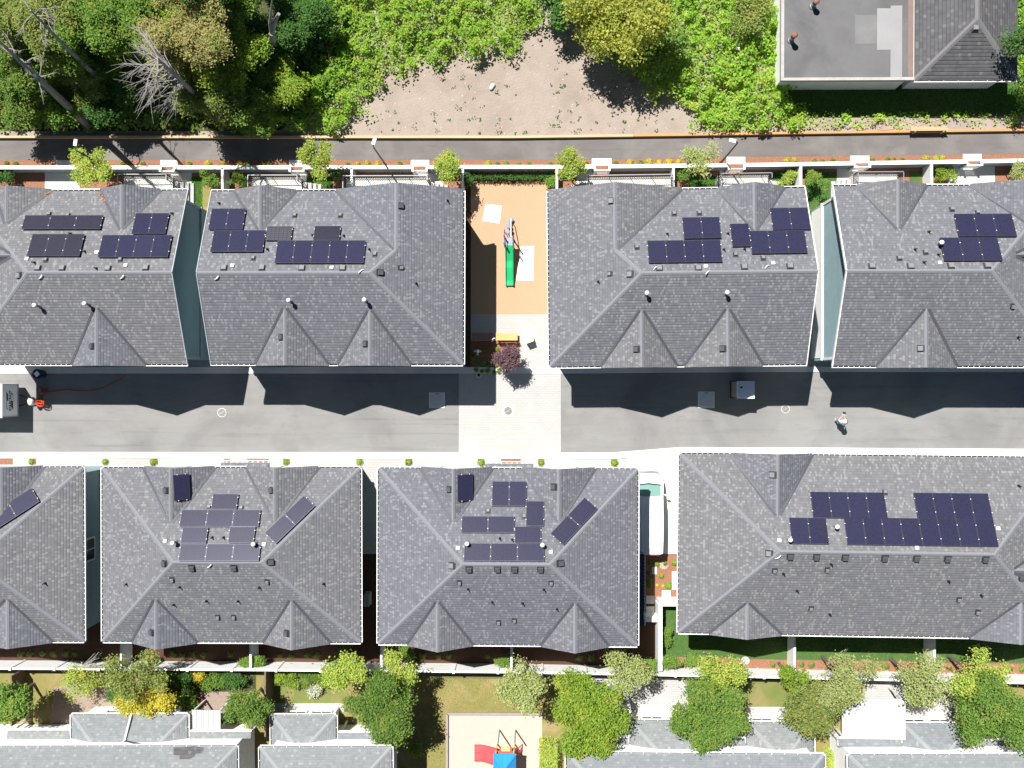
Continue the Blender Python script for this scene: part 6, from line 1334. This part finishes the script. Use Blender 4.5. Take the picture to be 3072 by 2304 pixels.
for i in range(4):
    p, q = cs[i], cs[(i+1)%4]; m.add([q,p,ap]); m.add([p,q,q-Vector((0,0,.12)),p-Vector((0,0,.12))]); m.bar(p+Vector((0,0,.01)), ap+Vector((0,0,.02)), .07, .05)
    for f in (.2,.4,.6,.8): b_ = p+(q-p)*f; tp = b_+(ap-b_)*(1-abs(f-.5)*2)*.98; mid = (ap-(p+q)/2)*(1-abs(2*f-1))*.97; m.bar(b_+Vector((0,0,.012)), b_+mid+Vector((0,0,.012)), .035, .03)
m.build('roof', m_bluep, t)
for x, y in ((ccx-hx*.8,ccy+hx*.8),(ccx+hx*.8,ccy+hx*.8),(ccx+hx*.8,ccy-hx*.8),(ccx-hx*.8,ccy-hx*.8)): l = MB(); l.tube([(x,y,0),(x,y,2.25)], .05, 10); l.build('post', m_yel, t)
m = MB(); m.box(ccx-hx*.8,ccx+hx*.8,ccy-hx*.8,ccy+hx*.8,1.28,1.34); m.build('deck', m_red, t)
p, q = L(z8(960,935),1.5), L(z8(1190,1050),1.5); m = MB(); m.box(p.x,q.x,q.y,p.y,1.42,1.5); m.build('panel', m_yel, t); m = MB(); m.box(p.x-.12,p.x-.001,q.y,p.y,1.38,1.49); m.box(q.x+.001,q.x+.14,q.y,p.y,1.38,1.49); m.build('panel_frame', m_red, t)
for x in (868,1330): p = L(z8(x,830), 2.4); m = MB(); m.tube([(p.x,p.y-.02,0),(p.x,p.y,2.4)], .045, 10); m.build('post', m_pod, t)
m = MB(); p = L(z8(1420,1190), .6)
for i in range(5): z = .15+.25*i; m.tube([(ccx+hx*.8+.5-.11*i,ccy+hx*.75,z),(ccx+hx*.8+.5-.11*i,ccy+hx*.2,z)], .022, 6)
for y in (.75,.2): m.tube([(ccx+hx*.8+.55,ccy+hx*y,0),(ccx+hx*.8,ccy+hx*y,1.35)], .03, 6)
m.build('ladder', m_red, t)
# ------------------------------------------------------------------ the person on the driveway
def skin(name, V, E, Rr, mat, parent, root=0, sub=1):
    me = bpy.data.meshes.new(name); me.from_pydata(V, E, []); me.materials.append(mat); o = put(name, me, parent)
    sk_ = o.modifiers.new('Skin', 'SKIN'); sk_.use_smooth_shade = True
    for i, d in enumerate(me.skin_vertices[0].data): d.radius = (Rr[i], Rr[i]); d.use_root = (i == root)
    ss = o.modifiers.new('Subsurf', 'SUBSURF'); ss.levels = sub; ss.render_levels = sub; return o
m_skin = M('skin', (.50,.31,.23), (.46,.28,.20), 8, .55); m_shirt = M('white_cloth', (.78,.78,.80), (.70,.70,.73), 6, .85); m_jean = M('blue_denim', (.16,.26,.42), (.12,.21,.36), 12, .9); m_hair = M('dark_hair', (.03,.022,.018), None, 9, .7)
pf = w(((2460+905/18.43), 1210+985/18.43)); t = empty('person', pf, math.radians(-12), 'person in white shirt, white cap and blue jeans standing on the sunny driveway', 'person')
V = [(0,0,.94),(0,0,1.10),(0,.005,1.30),(0,.0,1.46),(0,.015,1.56),(0,.03,1.66),(0,.03,1.74)]; E = [(0,1),(1,2),(2,3),(3,4),(4,5),(5,6)]; Rr = [.13,.125,.145,.09,.055,.088,.07]
def add(p, r, par): V.append(p); Rr.append(r); E.append((par, len(V)-1)); return len(V)-1
for s in (-1,1):
    h = add((s*.10,0,.86),.095,0); k = add((s*.11,.02,.48),.062,h); an = add((s*.115,-.01,.09),.042,k); add((s*.125,.13,.04),.038,an)
    sh = add((s*.19,0,1.42),.062,3); el = add((s*.25,.06,1.16),.044,sh); wr = add((s*.13,.27,1.16),.030,el); pm = add((s*.10,.335,1.17),.032,wr)
    for j, (dx, ln) in enumerate(((-.026,.06),(-.009,.072),(.009,.07),(.026,.055))):
        f1 = add((s*.10-s*.02+dx*.6, .335+ln*.6, 1.165),.0095,pm); add((s*.10-s*.035+dx*.4, .335+ln, 1.145),.008,f1)
    th = add((s*.10-s*.035,.34,1.195),.010,pm); add((s*.10-s*.05,.375,1.20),.009,th)
skin('body', V, E, Rr, m_skin, t)
Vs = [(0,0,.90),(0,0,1.10),(0,.005,1.30),(0,0,1.455)]; Es = [(0,1),(1,2),(2,3)]; Rs = [.165,.15,.17,.10]
for s in (-1,1): n = len(Vs); Vs += [(s*.19,0,1.42),(s*.235,.04,1.24)]; Es += [(3,n),(n,n+1)]; Rs += [.085,.075]
skin('shirt', Vs, Es, Rs, m_shirt, t)
Vj = [(0,0,.93)]; Ej = []; Rj = [.15]
for s in (-1,1): n = len(Vj); Vj += [(s*.10,0,.84),(s*.11,.02,.48),(s*.115,-.01,.12)]; Ej += [(0,n),(n,n+1),(n+1,n+2)]; Rj += [.108,.078,.062]
skin('jeans', Vj, Ej, Rj, m_jean, t)
m = MB(); m.lathe([(.19,1.715),(.105,1.735),(.108,1.79),(.085,1.84),(.0,1.86)], 20, (0,.03,0)); m.build('sun_hat', m_shirt, t, True)
m = MB(); m.lathe([(.094,1.60),(.1,1.66),(.1,1.73),(.06,1.745)], 16, (0,.015,0)); m.build('hair', m_hair, t, True)
m = MB()
for s in (-1,1): m.lathe([(.008,0),(.008,.004),(0,.006)], 8, (0,0,0), T=Matrix.Translation((s*.032,.113,1.675)) @ Matrix.Rotation(-math.pi/2,4,'X'))
m.build('eyes', m_hair, t); m = MB(); m.lathe([(.016,0),(.012,.02),(0,.03)], 8, T=Matrix.Translation((0,.112,1.645)) @ Matrix.Rotation(-math.pi/2.3,4,'X')); m.build('nose', m_skin, t); m = MB(); m.box(-.024,.024,.108,.118,1.605,1.613); m.build('mouth', M('lips', (.35,.14,.12)), t)
for s in (-1,1): m = MB(); m.lathe([(.022,0),(.024,.01),(0,.016)], 8, T=Matrix.Translation((s*.09,.02,1.66)) @ Matrix.Rotation(s*math.pi/2,4,'Y')); m.build('ear', m_skin, t)
for s in (-1,1): m = MB(); m.box(s*.118-.045,s*.118+.045,-.06,.20,.0,.085); m.build('shoe', m_tan, t, bevel=.03)
cpos = pf + Matrix.Rotation(math.radians(-12),3,'Z') @ Vector((0,.46,1.18)); t = empty('remote_controller', cpos, math.radians(-12), 'grey remote controller with a dark screen held out by the person', 'controller'); m = MB(); m.box(-.11,.11,-.055,.055,-.02,.02); m.build('casing', M('grey_plastic', (.35,.34,.33)), t, bevel=.012); m = MB(); m.box(-.10,.10,.06,.19,.005,.02); m.build('screen', m_black, t, bevel=.004)
for s in (-1,1): m = MB(); m.tube([(s*.06,.0,.02),(s*.06,.0,.04)], .01, 8); m.build('stick', m_dark, t)
# ------------------------------------------------------------------ camera and light
cam = bpy.data.cameras.new('camera'); co = bpy.data.objects.new('camera', cam); COL.objects.link(co)
cam.sensor_width = 36; cam.lens = 36*F/3072; cam.clip_start = 1; cam.clip_end = 900
Mx = Matrix((RV, UV, -DV)).transposed().to_4x4(); Mx.translation = (0,0,CAMZ); co.matrix_world = Mx; SC.camera = co
S = Vector((-.30,   .45, 1.0)).normalized()
sun = bpy.data.lights.new('sun', 'SUN'); sun.energy = 5.0; sun.angle = math.radians(.5); sun.color = (1, .965, .91)
so = bpy.data.objects.new('sun', sun); COL.objects.link(so); so.rotation_euler = S.to_track_quat('Z', 'Y').to_euler(); so.location = (0,0,90)
wd = bpy.data.worlds.new('World'); SC.world = wd; wd.use_nodes = True; nt = wd.node_tree
sk = nt.nodes.new('ShaderNodeTexSky'); sk.sky_type = 'NISHITA'; sk.sun_disc = False; sk.air_density = .45; sk.dust_density = .2; sk.ozone_density = 1.5; sk.altitude = 600
sk.sun_elevation = math.asin(S.z); sk.sun_rotation = math.atan2(S.x, S.y)
nt.links.new(sk.outputs[0], nt.nodes['Background'].inputs[0]); nt.nodes['Background'].inputs[1].default_value = .05
SC.view_settings.view_transform = 'Standard'; SC.view_settings.look = 'None'; SC.view_settings.gamma = 1; SC.view_settings.use_curve_mapping = False
SC.view_settings.exposure = .95
